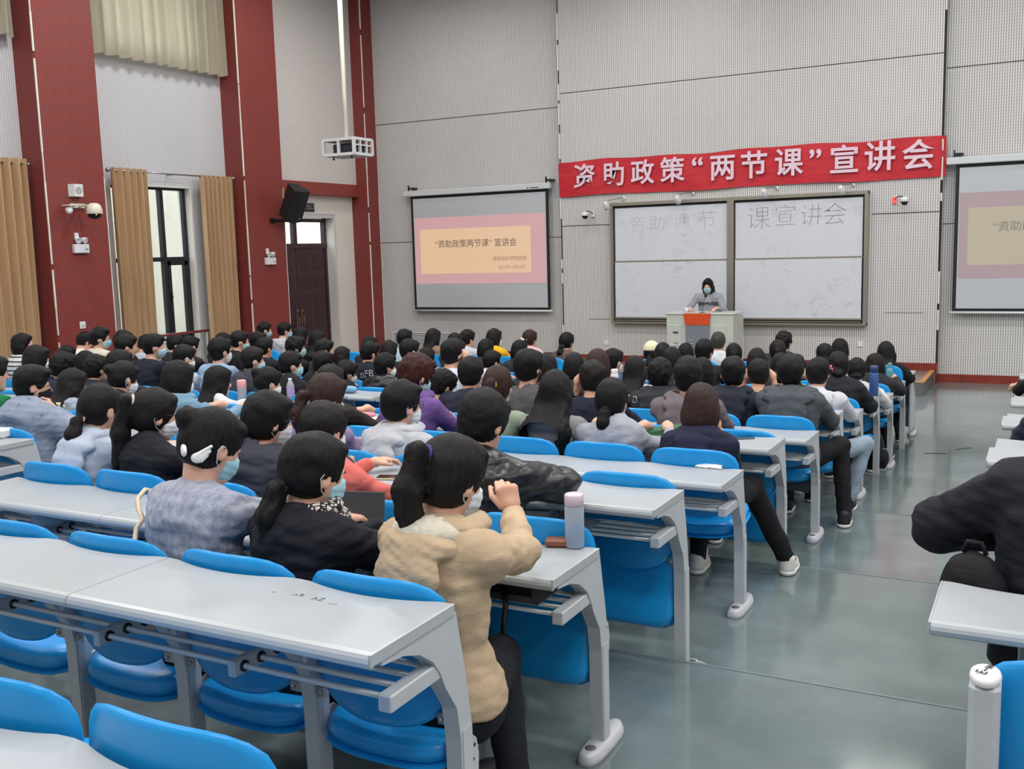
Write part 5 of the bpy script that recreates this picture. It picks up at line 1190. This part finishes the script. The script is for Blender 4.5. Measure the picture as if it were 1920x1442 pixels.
for n_,(blk,k,u,v,hair,top,lab,ex) in enumerate(PP):
    ex=dict(ex);H,hip,fl=place(blk,k,u,v,ex.pop('sx',None),ex.pop('dy',0.),ex.pop('dz',0.))
    hip[0]=HX[n_]
    res=ex.pop('res',{1:0,2:1,3:1}.get(k,2 if k<7 else 3))
    yd=YR[k+1]+OFF[blk];zd=zdesk(k+1)+.76
    sp=dict(H=H,hip=hip,floor=fl,label=lab,res=res,seed=n_*3+1,hair=hair,top=top,group='seated students')
    sp['ymin0']=YR[k]+OFF[blk]+.374+.092;sp['ymin']=sp['ymin0']+(.05 if hair=='long' else 0);sp['ztop']=zseat(k)+(.925 if k%2 else .852)
    sp.update(ex);sp.setdefault('legs',1)
    if sp.get('yaw') is None: sp['yaw']=(-14 if blk=='L' else 10)+((n_*37)%13-6)
    sp['yaw']=sp.get('yaw',0)
    rr=random.Random(n_)
    wz=zd+.042
    wr=[np.array([hip[0]-.10-rr.random()*.06,yd+.10+rr.random()*.08,wz]),np.array([hip[0]+.10+rr.random()*.06,yd+.10+rr.random()*.08,wz])]
    Rh=rotm(math.radians(sp['yaw']),math.radians(-sp.get('pitch',8)))
    pose=sp.get('pose');hdv=[None,None];hn=[None,None];pole=[None,None];curl=[.45,.45]
    if pose=='f':
        wr[1]=H+Rh@np.array([.085,.075,-.17]);hdv[1]=np.array([-.1,.1,1.]);hn[1]=np.array([1,.2,0]);pole[1]=(.3,.5,-1)
    elif pose=='h':
        for i in ((0,1) if k==7 else (1,) if blk=='C' and k==6 else (0,)):
            s_=-1 if i==0 else 1;wr[i]=H+np.array([s_*.13,.02,-.10]);hdv[i]=np.array([-s_*.15,-.1,1.]);hn[i]=np.array([s_*1.,0,0]);pole[i]=(s_*.6,.8,-.7)
    elif pose=='mouth':
        wr[1]=H+Rh@np.array([.075,.135,-.16]);hdv[1]=np.array([-.35,-.1,.9]);hn[1]=np.array([.6,.8,.2]);pole[1]=(.8,.5,-.8);curl[1]=1.
    elif pose=='fist':
        wr[1]=px(962,965,yd+.10);hdv[1]=np.array([-.25,.0,1.]);hn[1]=np.array([.5,-.8,.1]);pole[1]=(.9,.1,-1.);curl[1]=1.25;wr[0]=np.array([hip[0]-.13,yd+.10,wz])
    elif pose=='type':
        wr=[px(470,975,yd+.16),px(497,962,yd+.24)];wr[0][2]=wz;wr[1][2]=wz+.012;hdv=[np.array([.3,1,-.1]),np.array([.25,1,-.1])]
        wr[0]=np.array([hip[0]+.02,yd+.20,wz]);wr[1]=np.array([hip[0]+.20,yd+.22,wz])
    elif pose=='fold':
        wr=[np.array([hip[0]+.12,yd+.16,wz+.01]),np.array([hip[0]-.06,yd+.12,wz+.015])];hdv=[np.array([1,.2,-.05]),np.array([-1,.2,0])];pole=[(-1.2,.3,-.6),(1.8,.1,-.25)];wr=[np.array([hip[0]+.02,yd+.20,wz+.01]),np.array([hip[0]+.06,yd+.09,wz+.03])]
    elif pose=='lapdesk':
        wr=[np.array([hip[0]-.1,yd+.15,wz]),np.array([hip[0]+.17,yd+.13,wz])]
    sp.update(wrist=wr,hdir=hdv,hnorm=hn,pole=pole,curl=curl)
    if sp.get('inner') and isinstance(sp['inner'],tuple): c_=sp['inner'];sp['inner']=cloth('inner_%d_%d_%d'%c_,c_,.9,'fleece')
    if blk=='C' and k==4 and u>1300: sp['knee']=[hip+np.array([-.10,.42,.03]),hip+np.array([.18,.40,.02])];sp['foot']=[np.array([hip[0]-.12,hip[1]+.34,fl+.07]),np.array([hip[0]+.36,hip[1]+.52,fl+.07])]
    if blk=='C' and k==6 and u>1450: sp['knee']=[hip+np.array([-.10,.42,.03]),hip+np.array([.28,.36,.05])];sp['foot']=[np.array([hip[0]-.12,hip[1]+.44,fl+.07]),np.array([hip[0]+.34,hip[1]+.20,fl+.07])]
    if blk=='C' and k==7 and u>1500: sp['knee']=[hip+np.array([-.10,.42,.03]),hip+np.array([.32,.34,.03])];sp['foot']=[np.array([hip[0]-.12,hip[1]+.44,fl+.07]),np.array([hip[0]+.22,hip[1]+.22,fl+.07])]
    if blk=='C' and k in (10,11) and sp.get('aisle'): sp['foot']=[np.array([hip[0]-.1,hip[1]+.3,fl+.07]),np.array([hip[0]+.14,hip[1]+.26,fl+.07])]
    if k==1 and sp.get('long'): sp['knee']=[hip+np.array([-.22,.36,-.02]),hip+np.array([-.03,.38,-.03])];sp['foot']=[np.array([hip[0]-.14,hip[1]+.30,fl+.07]),np.array([hip[0]+.09,hip[1]+.24,fl+.07])];sp['shoe']='k'
    person(sp);PEOPLE.append(sp)
# ---------------------------------------------------------------- small things worn or printed
from mathutils.bvhtree import BVHTree
def find(txt): return next(p for p in PEOPLE if txt in p['label'])
def print_on(o,root,txt,u,v,size,mat,name='print',rot=0.,offset=0.,flipdir=None,space=1.):
    me=o.data;bv=BVHTree.FromPolygons([tuple(x.co) for x in me.vertices],[tuple(p.vertices) for p in me.polygons]);org=Vector(CAM)-root.location
    d=Vector(cF+cR*(u-960)/FPX-cU*(v-721)/FPX).normalized();h=bv.ray_cast(org,d)
    if h[0] is None: return
    n=h[1];n=n if n.dot(d)<0 else -n;up=Vector(cU);x=up.cross(n).normalized();y=n.cross(x);c_,s_=math.cos(rot),math.sin(rot);x2=x*c_+y*s_;y2=-x*s_+y*c_
    q=text_mesh(name,txt,size,mat,frame_mtx(h[0],x2,y2),None,offset,.0004,res=3,space=space)
    for vx in q.data.vertices:
        r=bv.ray_cast(vx.co+n*.12,-n)
        if r[0] is not None: vx.co=r[0]+n*.004
        else: vx.co=vx.co+n*.01
    q.parent=root;return q
def blob(o,root,u,v,pts,mat,name):
    me=o.data;bv=BVHTree.FromPolygons([tuple(x.co) for x in me.vertices],[tuple(p.vertices) for p in me.polygons]);org=Vector(CAM)-root.location
    d=Vector(cF+cR*(u-960)/FPX-cU*(v-721)/FPX).normalized();h=bv.ray_cast(org,d)
    if h[0] is None: return
    n=h[1];n=n if n.dot(d)<0 else -n;x=Vector(cU).cross(n).normalized();y=n.cross(x);vs=[];fs=[]
    N_=6
    cx=sum(p[0] for p in pts)/len(pts);cy=sum(p[1] for p in pts)/len(pts);m=len(pts)
    for i in range(N_+1):
        for p in pts:
            t=i/N_;w_=h[0]+x*(cx+(p[0]-cx)*t)+y*(cy+(p[1]-cy)*t);r=bv.ray_cast(w_+n*.12,-n);vs.append((r[0] if r[0] is not None else w_)+n*.004)
    for i in range(N_):
        for k in range(m): fs.append((i*m+k,i*m+(k+1)%m,(i+1)*m+(k+1)%m,(i+1)*m+k))
    b=MB();b.add(vs,fs,True);return b.build(name,mat,root)
def circ(r,n=16,a=1.,b=1.): return [(r*a*math.cos(2*math.pi*k/n),r*b*math.sin(2*math.pi*k/n)) for k in range(n)]
m_wp=M('white_print',(212,212,212),.7);m_neon=M('neon_green_print',(200,236,40),.7)
P_=find('purple hoodie with white');print_on(P_['_']['top'],P_['_']['root'],'ℭ.',704,774,.085,m_wp,rot=.25);blob(P_['_']['top'],P_['_']['root'],712,798,circ(.045,10,1.3,.7),M('orange_patch',(206,150,50),.7),'orange_print')
P_=find('neon green print');print_on(P_['_']['top'],P_['_']['root'],'///',184,752,.05,m_neon,rot=.9);print_on(P_['_']['top'],P_['_']['root'],'%&',206,796,.05,m_neon)
P_=find('white lettering on the shoulder');print_on(P_['_']['top'],P_['_']['root'],'D/.',1194,750,.075,m_wp)
P_=find('white print on the back');print_on(P_['_']['top'],P_['_']['root'],'nFB',687,701,.10,m_wp,rot=.1);print_on(P_['_']['top'],P_['_']['root'],'—',680,707,.1,m_wp,rot=.1)
P_=find('red patch');blob(P_['_']['top'],P_['_']['root'],1331,702,circ(.035,4,1,1.5),M('red_patch',(196,40,60),.7),'jacket_patch')
P_=find('white piping');blob(P_['_']['top'],P_['_']['root'],300,686,[(-.16,.05),(-.05,.02),(.06,-.02),(.16,-.08),(.15,-.095),(.05,-.035),(-.05,.005),(-.16,.035)],m_wp,'piping')
# spotted scarf
P_=find('spotted black and white');q_=P_['_'];N0=q_['N'];bx,by_=q_['bx'],q_['byv']
def fsc(P):
    c_=N0+np.array([0,0,.012])+by_*.012;q=P-c_.astype(np.float32);l=q@bx.astype(np.float32);f=q@by_.astype(np.float32);z=q[:,2]-.0+.30*np.maximum(0,-f)*0+.25*f*-1*0
    rr=np.sqrt((l/1.12)**2+f**2);d=np.sqrt((rr-.078)**2+((z+.35*f*.0)*.62)**2)-.030;d2=s_ell(np.stack([l,f,z],1),(.03,.10,-.07),(.06,.03,.09));return smin(d,d2,.02)-wob(P,38,4)*.006-.003*np.sin(z*120+l*30)
sdf_obj('scarf',fsc,N0-.22,N0+.2,.006,cloth('leopard_scarf',(198,190,184),.85,'spots',(30,28,30)),q_['root'])
P_=find('white wing hair clips');q_=P_['_']
for (u,v,dd,s_,nm) in ((378,853,-.105,1,0),(344,840,-.11,.9,1)):
    hp=px(u,v,q_['H'][1]+dd);Fx,Uy,Nz=(cR,cU,-cF) if nm==0 else (unit(cR*.35+cF*.6),cU,unit(-cF*.3-cR*.8))
    def fw(P):
        q=P-hp.astype(np.float32);l=q@Fx.astype(np.float32);w_=q@Uy.astype(np.float32);z=q@Nz.astype(np.float32);q2=np.stack([l,w_,z],1)
        d=s_ell(q2,(-.014,-.010,0),(.021,.017,.009))
        for k,(x0,y0,x1,y1,r0) in enumerate(((-.01,.0,.031,.027,.009),(.0,-.008,.027,.011,.008),(.0,-.018,.019,-.003,.007))): d=smin(d,s_cap(q2,(x0,y0,0),(x1,y1,0.),r0,r0*.6),.004)
        return d
    sdf_obj('wing_hair_clip',fw,hp-.08,hp+.08,.003,M('white_plush_clip',(226,226,224),.7),q_['hair'],origin=q_['root'].location)
P_=find('cream hair bow');q_=P_['_'];b=MB();hp=px(985,637,q_['H'][1]-.10)-np.array(q_['root'].location)
for s_ in (-1,1): b.add([hp,hp+cR*s_*.055+cU*.035-cF*.01,hp+cR*s_*.06-cU*.03-cF*.015,hp+cR*s_*.01-cF*.03,hp-cU*.008],[(0,1,3),(1,2,3),(2,4,3),(0,4,1),(1,4,2)])
b.build('hair_bow',M('cream_bow',(230,224,196),.6),q_['root'])
P_=find('pink flower clips');q_=P_['_'];rnd=random.Random(3)
for k in range(4):
    hp=px(1560+k*5.,692+rnd.uniform(-6,8),q_['H'][1]-.112)-np.array(q_['root'].location);b=MB()
    for a in range(5): b.lathe([(0,-.005),(.013,0),(0,.006)],hp+cR*.014*math.cos(a*1.256)+cU*.014*math.sin(a*1.256),8,-cF)
    b.build('flower_clip',M('pink_flower',(222,130,134),.6),q_['root'])
# ---------------------------------------------------------------- the speaker at the lectern
H=along(1327,536,14.56);fl=-.29;hip=np.array([H[0]+.02,14.66,H[2]-.66])
spk=dict(H=H,hip=hip,floor=fl,label='person standing at the lectern in a grey sweatshirt with long black hair',res=1,seed=77,hair='long',hl=.22,hw=1.25,front=0,hc='k',yaw=186,body=192,pitch=12,mask='b',eyes=1,top=('plain',(150,152,162)),tn='sweatshirt',male=1,stand=1,legs=0,bottom=-.10,trc=(40,42,50),shoe='w')
spk['foot']=[np.array([hip[0]+.10,14.66,fl+.07]),np.array([hip[0]-.10,14.66,fl+.07])];spk['knee']=[np.array([hip[0]+.10,14.64,fl+.46]),np.array([hip[0]-.10,14.64,fl+.46])]
spk['wrist']=[np.array([H[0]+.24,14.30,.755]),np.array([H[0]-.20,14.24,.755])];spk['hdir']=[np.array([-.3,-1,-.1]),np.array([.2,-1,-.1])]
person(spk);PEOPLE.append(spk);print_on(spk['_']['top'],spk['_']['root'],'singular',1328,569,.105,M('dark_lettering',(40,40,46),.7),'lettering',offset=.002)
# ---------------------------------------------------------------- people right of the aisle, mostly cut off by the picture edge
def rperson(x,k,z,lab,top,**ex):
    y=YR[k]+.09+.65;fl=zseat(k);H=np.array([x,y,z]);hip=np.array([x,YR[k]+.09+.56,fl+.505]);yd=YR[k+1]+.09;wz=zdesk(k+1)+.805
    sp=dict(H=H,hip=hip,floor=fl,label=lab,res=ex.pop('res',2),seed=k*5+2,top=top,group='people right of the aisle',legs=1,male=1,yaw=20,aisle=1,wrist=[np.array([x-.2,yd+.1,wz]),np.array([x+.1,yd+.12,wz])]);sp.update(ex);person(sp);PEOPLE.append(sp)
yd=YR[3]+.09
rperson(1.44,2,1.20,'person in a black denim jacket leaning on a desk at the right edge',('coat',(30,31,40)),res=1,thick=1.15,bulk=.02,wrist=[np.array([1.26,1.84,.815]),np.array([1.6,yd+.16,.80])],pole=[(-1.,-.1,-.25),(1,0,-1)],trc=(34,36,42),foot=[np.array([1.36,2.05,.07]),np.array([1.6,2.1,.07])],knee=[np.array([1.30,2.02,.5]),np.array([1.58,2.05,.5])])
rperson(1.62,4,.98,'person in black trousers and sneakers between the right-hand desks',('plain',(28,28,32)),foot=[np.array([1.23,4.25,-.17]),np.array([1.6,4.2,-.17])],knee=[np.array([1.26,4.0,.33]),np.array([1.6,4.1,.33])])
rperson(1.47,6,.80,'person in a dark blue quilted jacket at the right edge, elbow on the desk',('puff',(44,52,68)),thick=1.1,wrist=[np.array([1.30,YR[7]+.2,.55]),np.array([1.5,YR[7]+.2,.55])])
rperson(1.40,10,.60,'person with black sleeve and bare hand at the far right',('plain',(24,24,28)),wrist=[np.array([1.12,YR[11]+.18,.31]),np.array([1.4,YR[11]+.2,.31])],hdir=[np.array([-.8,.4,-.4]),None])
# ================================================================ things on, under and beside the desks
def thing(name,u,v,z,lab,cat,rz=0,grp=None): p=atz(u,v,z);return empty(name,(p[0],p[1],z),lab,cat,grp,rz)
DZ=.7605
def phone(u,v,z,rz,lab,body=(214,204,180)):
    r=thing('mobile_phone',u,v,z,lab,'phone',rz,'phones lying on the desks');b=MB();b.box(-.038,.038,-.078,.078,0,.0085,.003);b.build('phone_case',M('phone_%d'%body[0],body,.3,.3),r);b=MB();b.box(-.035,.035,-.075,.075,.0085,.0093);b.build('screen',M('phone_glass',(10,11,14),.06),r)
phone(738,897,DZ,-1.25,'black-screened phone with a pale gold edge lying alone on the third desk')
phone(728,1018,DZ,-1.3,'large dark phone beside the white paper on the second desk',(176,166,156))
phone(1388,822,zdesk(5)+DZ,-1.0,'slim phone on the desk before the brown bob',(90,92,100))
def bottle(u,v,z,prof,cap,lab,mb,mc,extra=None,name='water_bottle',lift=0):
    r=thing(name,u,v,z,lab,'bottle',0,'bottles on the desks');b=MB();b.lathe(prof,(0,0,0),24);b.build('bottle_body',mb,r);b=MB();b.lathe(cap,(0,0,0),24);b.build('cap',mc,r);return r
t=NT('frosted_clear_plastic');t.set(lin((206,216,226)),.25,0,.5);t.b.inputs['Transmission Weight'].default_value=.55;t.b.inputs['IOR'].default_value=1.2;m_frost=t.m
bottle(1078,1026,DZ,[(0,.003),(.030,.003),(.0335,.008),(.0335,.145),(.029,.152),(.029,.156),(0,.156)],[(.031,.150),(.0335,.153),(.0335,.186),(.030,.190),(0,.190)],'frosted water bottle with a lilac cap on the end of the second desk',m_frost,M('lilac_cap',(206,188,200),.4))
bottle(1153,743,zdesk(8)+DZ,[(0,0),(.036,0),(.038,.01),(.038,.20),(.036,.21),(0,.21)],[(.030,.21),(.032,.215),(.032,.25),(.028,.258),(0,.258)],'tall white flask standing among the black heads before the front wall',m_white,M('white_lid',(224,224,222),.4),name='flask')
bottle(1638,742,zdesk(9)+DZ,[(0,0),(.038,0),(.04,.01),(.04,.20),(.034,.21),(0,.21)],[(.032,.21),(.036,.215),(.036,.265),(.03,.272),(0,.272)],'blue steel flask on a desk near the aisle',M('blue_steel',(58,92,150),.35,.3),M('dark_blue_lid',(40,64,110),.4),name='flask')
bottle(1668,716,zdesk(11)+DZ,[(0,0),(.034,0),(.036,.01),(.036,.12),(.02,.15),(0,.15)],[(.019,.15),(.02,.155),(.02,.20),(.016,.205),(0,.205)],'teal see-through bottle on the front desk beside the long black hair',M('teal_plastic',(92,140,150),.2),M('teal_cap',(96,150,156),.3))
bottle(455,752,zdesk(6)+DZ,[(0,0),(.038,0),(.040,.01),(.040,.12),(.038,.125),(0,.125)],[(.039,.12),(.041,.125),(.041,.185),(.036,.19),(0,.19)],'pink-lidded clear bottle beside the white and black jacket',m_frost,M('pink_lid',(226,160,164),.4))
bottle(546,754,zdesk(6)+DZ,[(0,0),(.030,0),(.033,.01),(.031,.06),(.033,.12),(.031,.155),(.014,.19),(0,.19)],[(.0135,.188),(.0155,.19),(.0155,.21),(0,.211)],'clear drink bottle with a white cap and patterned label by the cream jacket',m_frost,m_white)
b=MB();p=atz(546,754,zdesk(6)+DZ);r=[o for o in bpy.data.objects if o.name.startswith('water_bottle') and not o.parent][-1];b.lathe([(.034,.05),(.0345,.055),(.0345,.14),(.034,.145)],(0,0,0),24);b.build('bottle_label',M('mauve_label',(170,150,190),.5),r)
# tablet case standing open, paper, glasses before the scarf wearer
r=thing('tablet_case',668,1000,DZ,'dark grey tablet case standing upright on the desk by the spotted scarf','tablet',math.radians(16));b=MB();mt_=Matrix.Rotation(math.radians(-14),4,'X');b.box(-.115,.105,-.004,.008,0,.155,.003,mt_);b.build('cover',M('charcoal_cover',(52,54,58),.7),r)
b=MB();b.box(-.115,.105,.03,.16,0,.006,.002);b.build('keyboard_flap',M('charcoal_cover',(52,54,58),.7),r)
r=thing('paper_sheet',700,1016,DZ,'white paper sheet on the second desk beside the dark tablet case','paper',-.5);b=MB();b.box(-.07,.07,-.10,.10,0,.0012);b.build('sheet',M('white_paper',(228,228,222),.8),r)
r=thing('spectacles',712,982,DZ,'pair of folded dark glasses on the second desk near the phone','glasses',-.3)
for s_ in (-1,1):
    b=MB();b.tube([(s_*.036+.026*math.cos(a),0,.024+.021*math.sin(a)) for a in np.linspace(0,6.283,17)],.0018,6,cap=False);b.build('rim',m_wire,r);b=MB();b.tube([(s_*.062,.0,.032),(s_*.06,.05,.028),(s_*.02,.058,.01),(-s_*.04,.06,.006)],.002,6);b.build('temple',m_wire,r)
r=thing('tissue_packet',1330,877,zdesk(4)+DZ,'crumpled white tissue lying against the aisle seat back','tissue',-.05);b=MB();P=np.zeros((5,12,3));rnd=random.Random(8)
for i in range(5):
    for j in range(12): P[i,j]=(-.07+.14*j/11,-.02+.04*i/4,.004+.016*math.sin(math.pi*i/4)*(0.5+.5*min(1,j/4))+rnd.uniform(-.002,.002))
Q=P.copy();Q[:,:,2]=.0008;b.grid(P);b.grid(Q);b.build('tissue',m_white,r)
r=thing('paper_bag',1240,813,zdesk(5)+DZ,'dark green paper bag lying on the desk between the grey sweatshirt and the brown bob','bag',.15)
b=MB();b.add([(-.16,-.06,0),(.14,-.07,0),(.16,.09,0),(-.13,.08,0),(-.15,-.05,.012),(.13,-.06,.052),(.15,.07,.065),(-.12,.06,.015)],[(0,3,2,1),(4,5,6,7),(0,1,5,4),(1,2,6,5),(2,3,7,6),(3,0,4,7)]);b.build('bag_body',M('green_paper',(44,96,58),.6,var=.2,bs=30),r)
b=MB();b.box(.145,.20,-.05,.06,0,.06,.004);b.build('cardboard_end',M('cardboard',(180,150,112),.8),r)
r=thing('wallet',1044,1024,DZ,'small brown leather case on the second desk beside the frosted bottle','case',.3);b=MB();b.box(-.04,.04,-.025,.025,0,.03,.008);b.build('leather_case',M('brown_leather',(128,78,56),.5),r)
r=thing('tissue_box',2,820,zdesk(3)+DZ,'white tissue pack on the desk end at the left edge','box',.2);b=MB();b.box(-.09,.06,-.05,.05,0,.055,.01);b.build('pack',m_white,r);b=MB();b.box(-.02,.03,-.0501,-.05,.02,.04);b.build('printed_mark',M('green_mark',(110,160,90),.6),r)
r=thing('pencil_case',651,737,zdesk(7)+DZ,'light blue oval pencil case on a desk left of the purple hoodie','pencil case',.1);b=MB();b.lathe([(0,-.10),(.028,-.09),(.034,-.05),(.034,.05),(.028,.09),(0,.10)],(0,0,.034),16,(1,0,0));b.build('case_body',M('pale_blue_case',(120,166,200),.5),r)
r=thing('notebook',690,788,zdesk(5)+DZ,'open white notebook on the desk left of the purple hoodie','notebook',.1);b=MB();b.box(-.13,.13,-.09,.09,0,.012,.003);b.build('pages',M('white_paper',(228,228,222),.8),r)
r=thing('eraser_case',683,781,zdesk(5)+.7605+.012,'pink soft case on the open notebook','case',.1);b=MB();b.box(-.08,.08,-.03,.03,0,.03,.012);b.build('soft_case',M('pink_case',(222,140,150),.6),r)
# on the racks below the desks
RZ=.6115
p=atz(1112,985,RZ)
for i,(w_,c_,lab) in enumerate(((.10,(222,222,214),'thick white book, lowest of the stack on the rack under the third desk'),(.095,(206,210,206),'pale book in the middle of the stack under the third desk'),(.09,(88,118,74),'green-covered book on top of the stack under the third desk'))):
    r=empty('book',(-.62,2.04+.01*i,RZ+i*.032),lab,'book','books stacked under the third desk',.12*i);b=MB();b.box(-w_,w_,-.07,.07,0,.030,.002);b.build('book_block',M('book_%d'%i,c_,.6),r);b=MB();b.box(-w_+.003,w_-.003,-.0712,-.0695,.004,.026);b.build('page_edge',M('page_edges',(214,206,188),.8),r)
r=empty('plastic_bag',(-.47,2.03,RZ),'crinkled clear plastic bag on the rack beside the stacked books','bag');b=MB();P=np.zeros((8,12,3));rnd=random.Random(5)
for i in range(8):
    for j in range(12): P[i,j]=(-.04+.20*j/11,-.08+.17*i/7,.006+.03*math.sin(math.pi*i/7)*math.sin(math.pi*(j+1)/13)+rnd.uniform(0,.012))
b.grid(P);b.build('bag_film',M('pale_film',(206,208,214),.25),r)
r=empty('bread_bag',(-2.57,1.12,RZ),'clear bag of brown bread rolls on the rack under the second desk','bread');b=MB();b.lathe([(0,-.09),(.03,-.08),(.05,-.03),(.052,.03),(.035,.07),(.012,.09),(.02,.11),(0,.112)],(0,0,.05),14,(1,.1,.05));b.build('bag_film',m_frost,r)
for x in (-.02,.045): b=MB();b.lathe([(0,-.03),(.028,-.015),(.030,.01),(0,.032)],(x,0,.036),12);b.build('bread_roll',M('brown_bread',(168,112,76),.8),r)
r=empty('handbag',(-.235,1.15,RZ),'black leather handbag on the rack under the second desk','handbag');b=MB();b.box(-.16,.15,-.085,.11,0,.115,.04);b.build('bag_body',M('black_leather',(20,20,22),.3,bump=.2,bs=40),r)
b=MB();b.tube([(-.0,-.085,.06),(.03,-.12,.02),(.02,-.13,-.10),(.03,-.12,-.26),(.04,-.11,-.33)],.010);b.build('strap',M('black_leather',(20,20,22),.3),r)
r=empty('shoulder_bag',(-1.36,.34,.50),'cream and brown shoulder strap and bag hanging beside the cable knit sweater','bag')
hp=px(262,915,.62)-np.array((-1.36,.34,.50))
pts=[px(u,v,y)-np.array((-1.36,.34,.50)) for u,v,y in ((300,925,.72),(272,918,.66),(258,935,.60),(260,955,.56),(268,975,.52),(256,990,.50),(252,1015,.46),(262,1040,.44),(272,1075,.42))]
b=MB();b.tube([tuple(x_) for x_ in pts],.0085,6);b.build('strap',M('cream_strap',(206,188,160),.7),r);b=MB();e_=pts[-1];b.lathe([(0,0),(.08,.0),(.10,-.06),(.10,-.16),(.07,-.2),(0,-.2)],(e_[0],e_[1]+.03,e_[2]),14);b.build('bag_body',M('tan_canvas',(190,168,138),.8),r)
# bags on the floor and beside the desks
def pack(loc,rz,lab,s_=1.,label_patch=False,pipe=True):
    r=empty('backpack',loc,lab,'backpack','backpacks',rz);o=np.array(loc)
    def fb(P):
        q=(P-o.astype(np.float32));q=np.stack([q[:,0]*math.cos(rz)+q[:,1]*math.sin(rz),-q[:,0]*math.sin(rz)+q[:,1]*math.cos(rz),q[:,2]],1)/s_
        d=s_ell(q,(0,0,.19),(.155,.10,.20));d=smax(d,-q[:,2]+.0,.02);d=smin(d,s_ell(q,(0,-.085,.12),(.115,.05,.10)),.02);return (d-wob(q,20,3)*.006)*s_
    sdf_obj('bag_body',fb,o-.28*s_,o+np.array([.28,.28,.5])*s_,.012,cloth('black_nylon',(22,22,26),.7),r)
    if pipe: b=MB();b.tube([(s_*.12*math.cos(a),-s_*.125,s_*(.12+.10*math.sin(a))) for a in np.linspace(0,6.28,20)],.003,5,cap=False);b.build('zip_piping',M('pale_piping',(180,180,182),.6),r)
    b=MB();b.tube([(-.05*s_,0,.38*s_),(-.03*s_,0,.43*s_),(.03*s_,0,.43*s_),(.05*s_,0,.38*s_)],.008);b.build('handle',cloth('black_nylon',(22,22,26),.7),r)
    if label_patch: b=MB();b.box(-.032,.032,-.150,-.135,.11,.185,0,Matrix.Diagonal((s_,s_,s_,1)));b.build('label_patch',M('cream_patch',(222,208,192),.7),r);b=MB();b.box(-.014,.016,-.152,-.149,.125,.165,0,Matrix.Diagonal((s_,s_,s_,1)));b.build('patch_print',M('orange_print',(206,140,110),.7),r)
    return r
pack((-.07,8.06,-.367),.9,'black backpack with pale piping on the floor beside the aisle, far rows')
pack((1.17,1.50,.575),-.25,'black backpack with a small cream label patch, propped at the right edge',.68,True,False)
# litter and scuffs on the aisle floor
for u,v,z,lab,rz in ((1755,851,-.367,'thin dark straw lying in the middle of the aisle',.3),(1808,842,-.367,'short dark stick on the aisle floor near the right desks',.9)):
    r=thing('litter_stick',u,v,z,lab,'litter',rz);b=MB();b.tube([(-.11,0,.004),(0,.01,.004),(.09,-.01,.004)],.004,5);b.build('stick',m_black,r)
r=thing('paper_scrap',1312,1244,-.001,'tiny white paper scrap on the step edge by the third desk post','litter',.2);b=MB();b.add([(-.03,0,.002),(.0,.012,.006),(.035,-.008,.002),(.0,-.006,.010)],[(0,3,1),(1,3,2),(0,2,3)]);b.build('scrap',m_white,r)
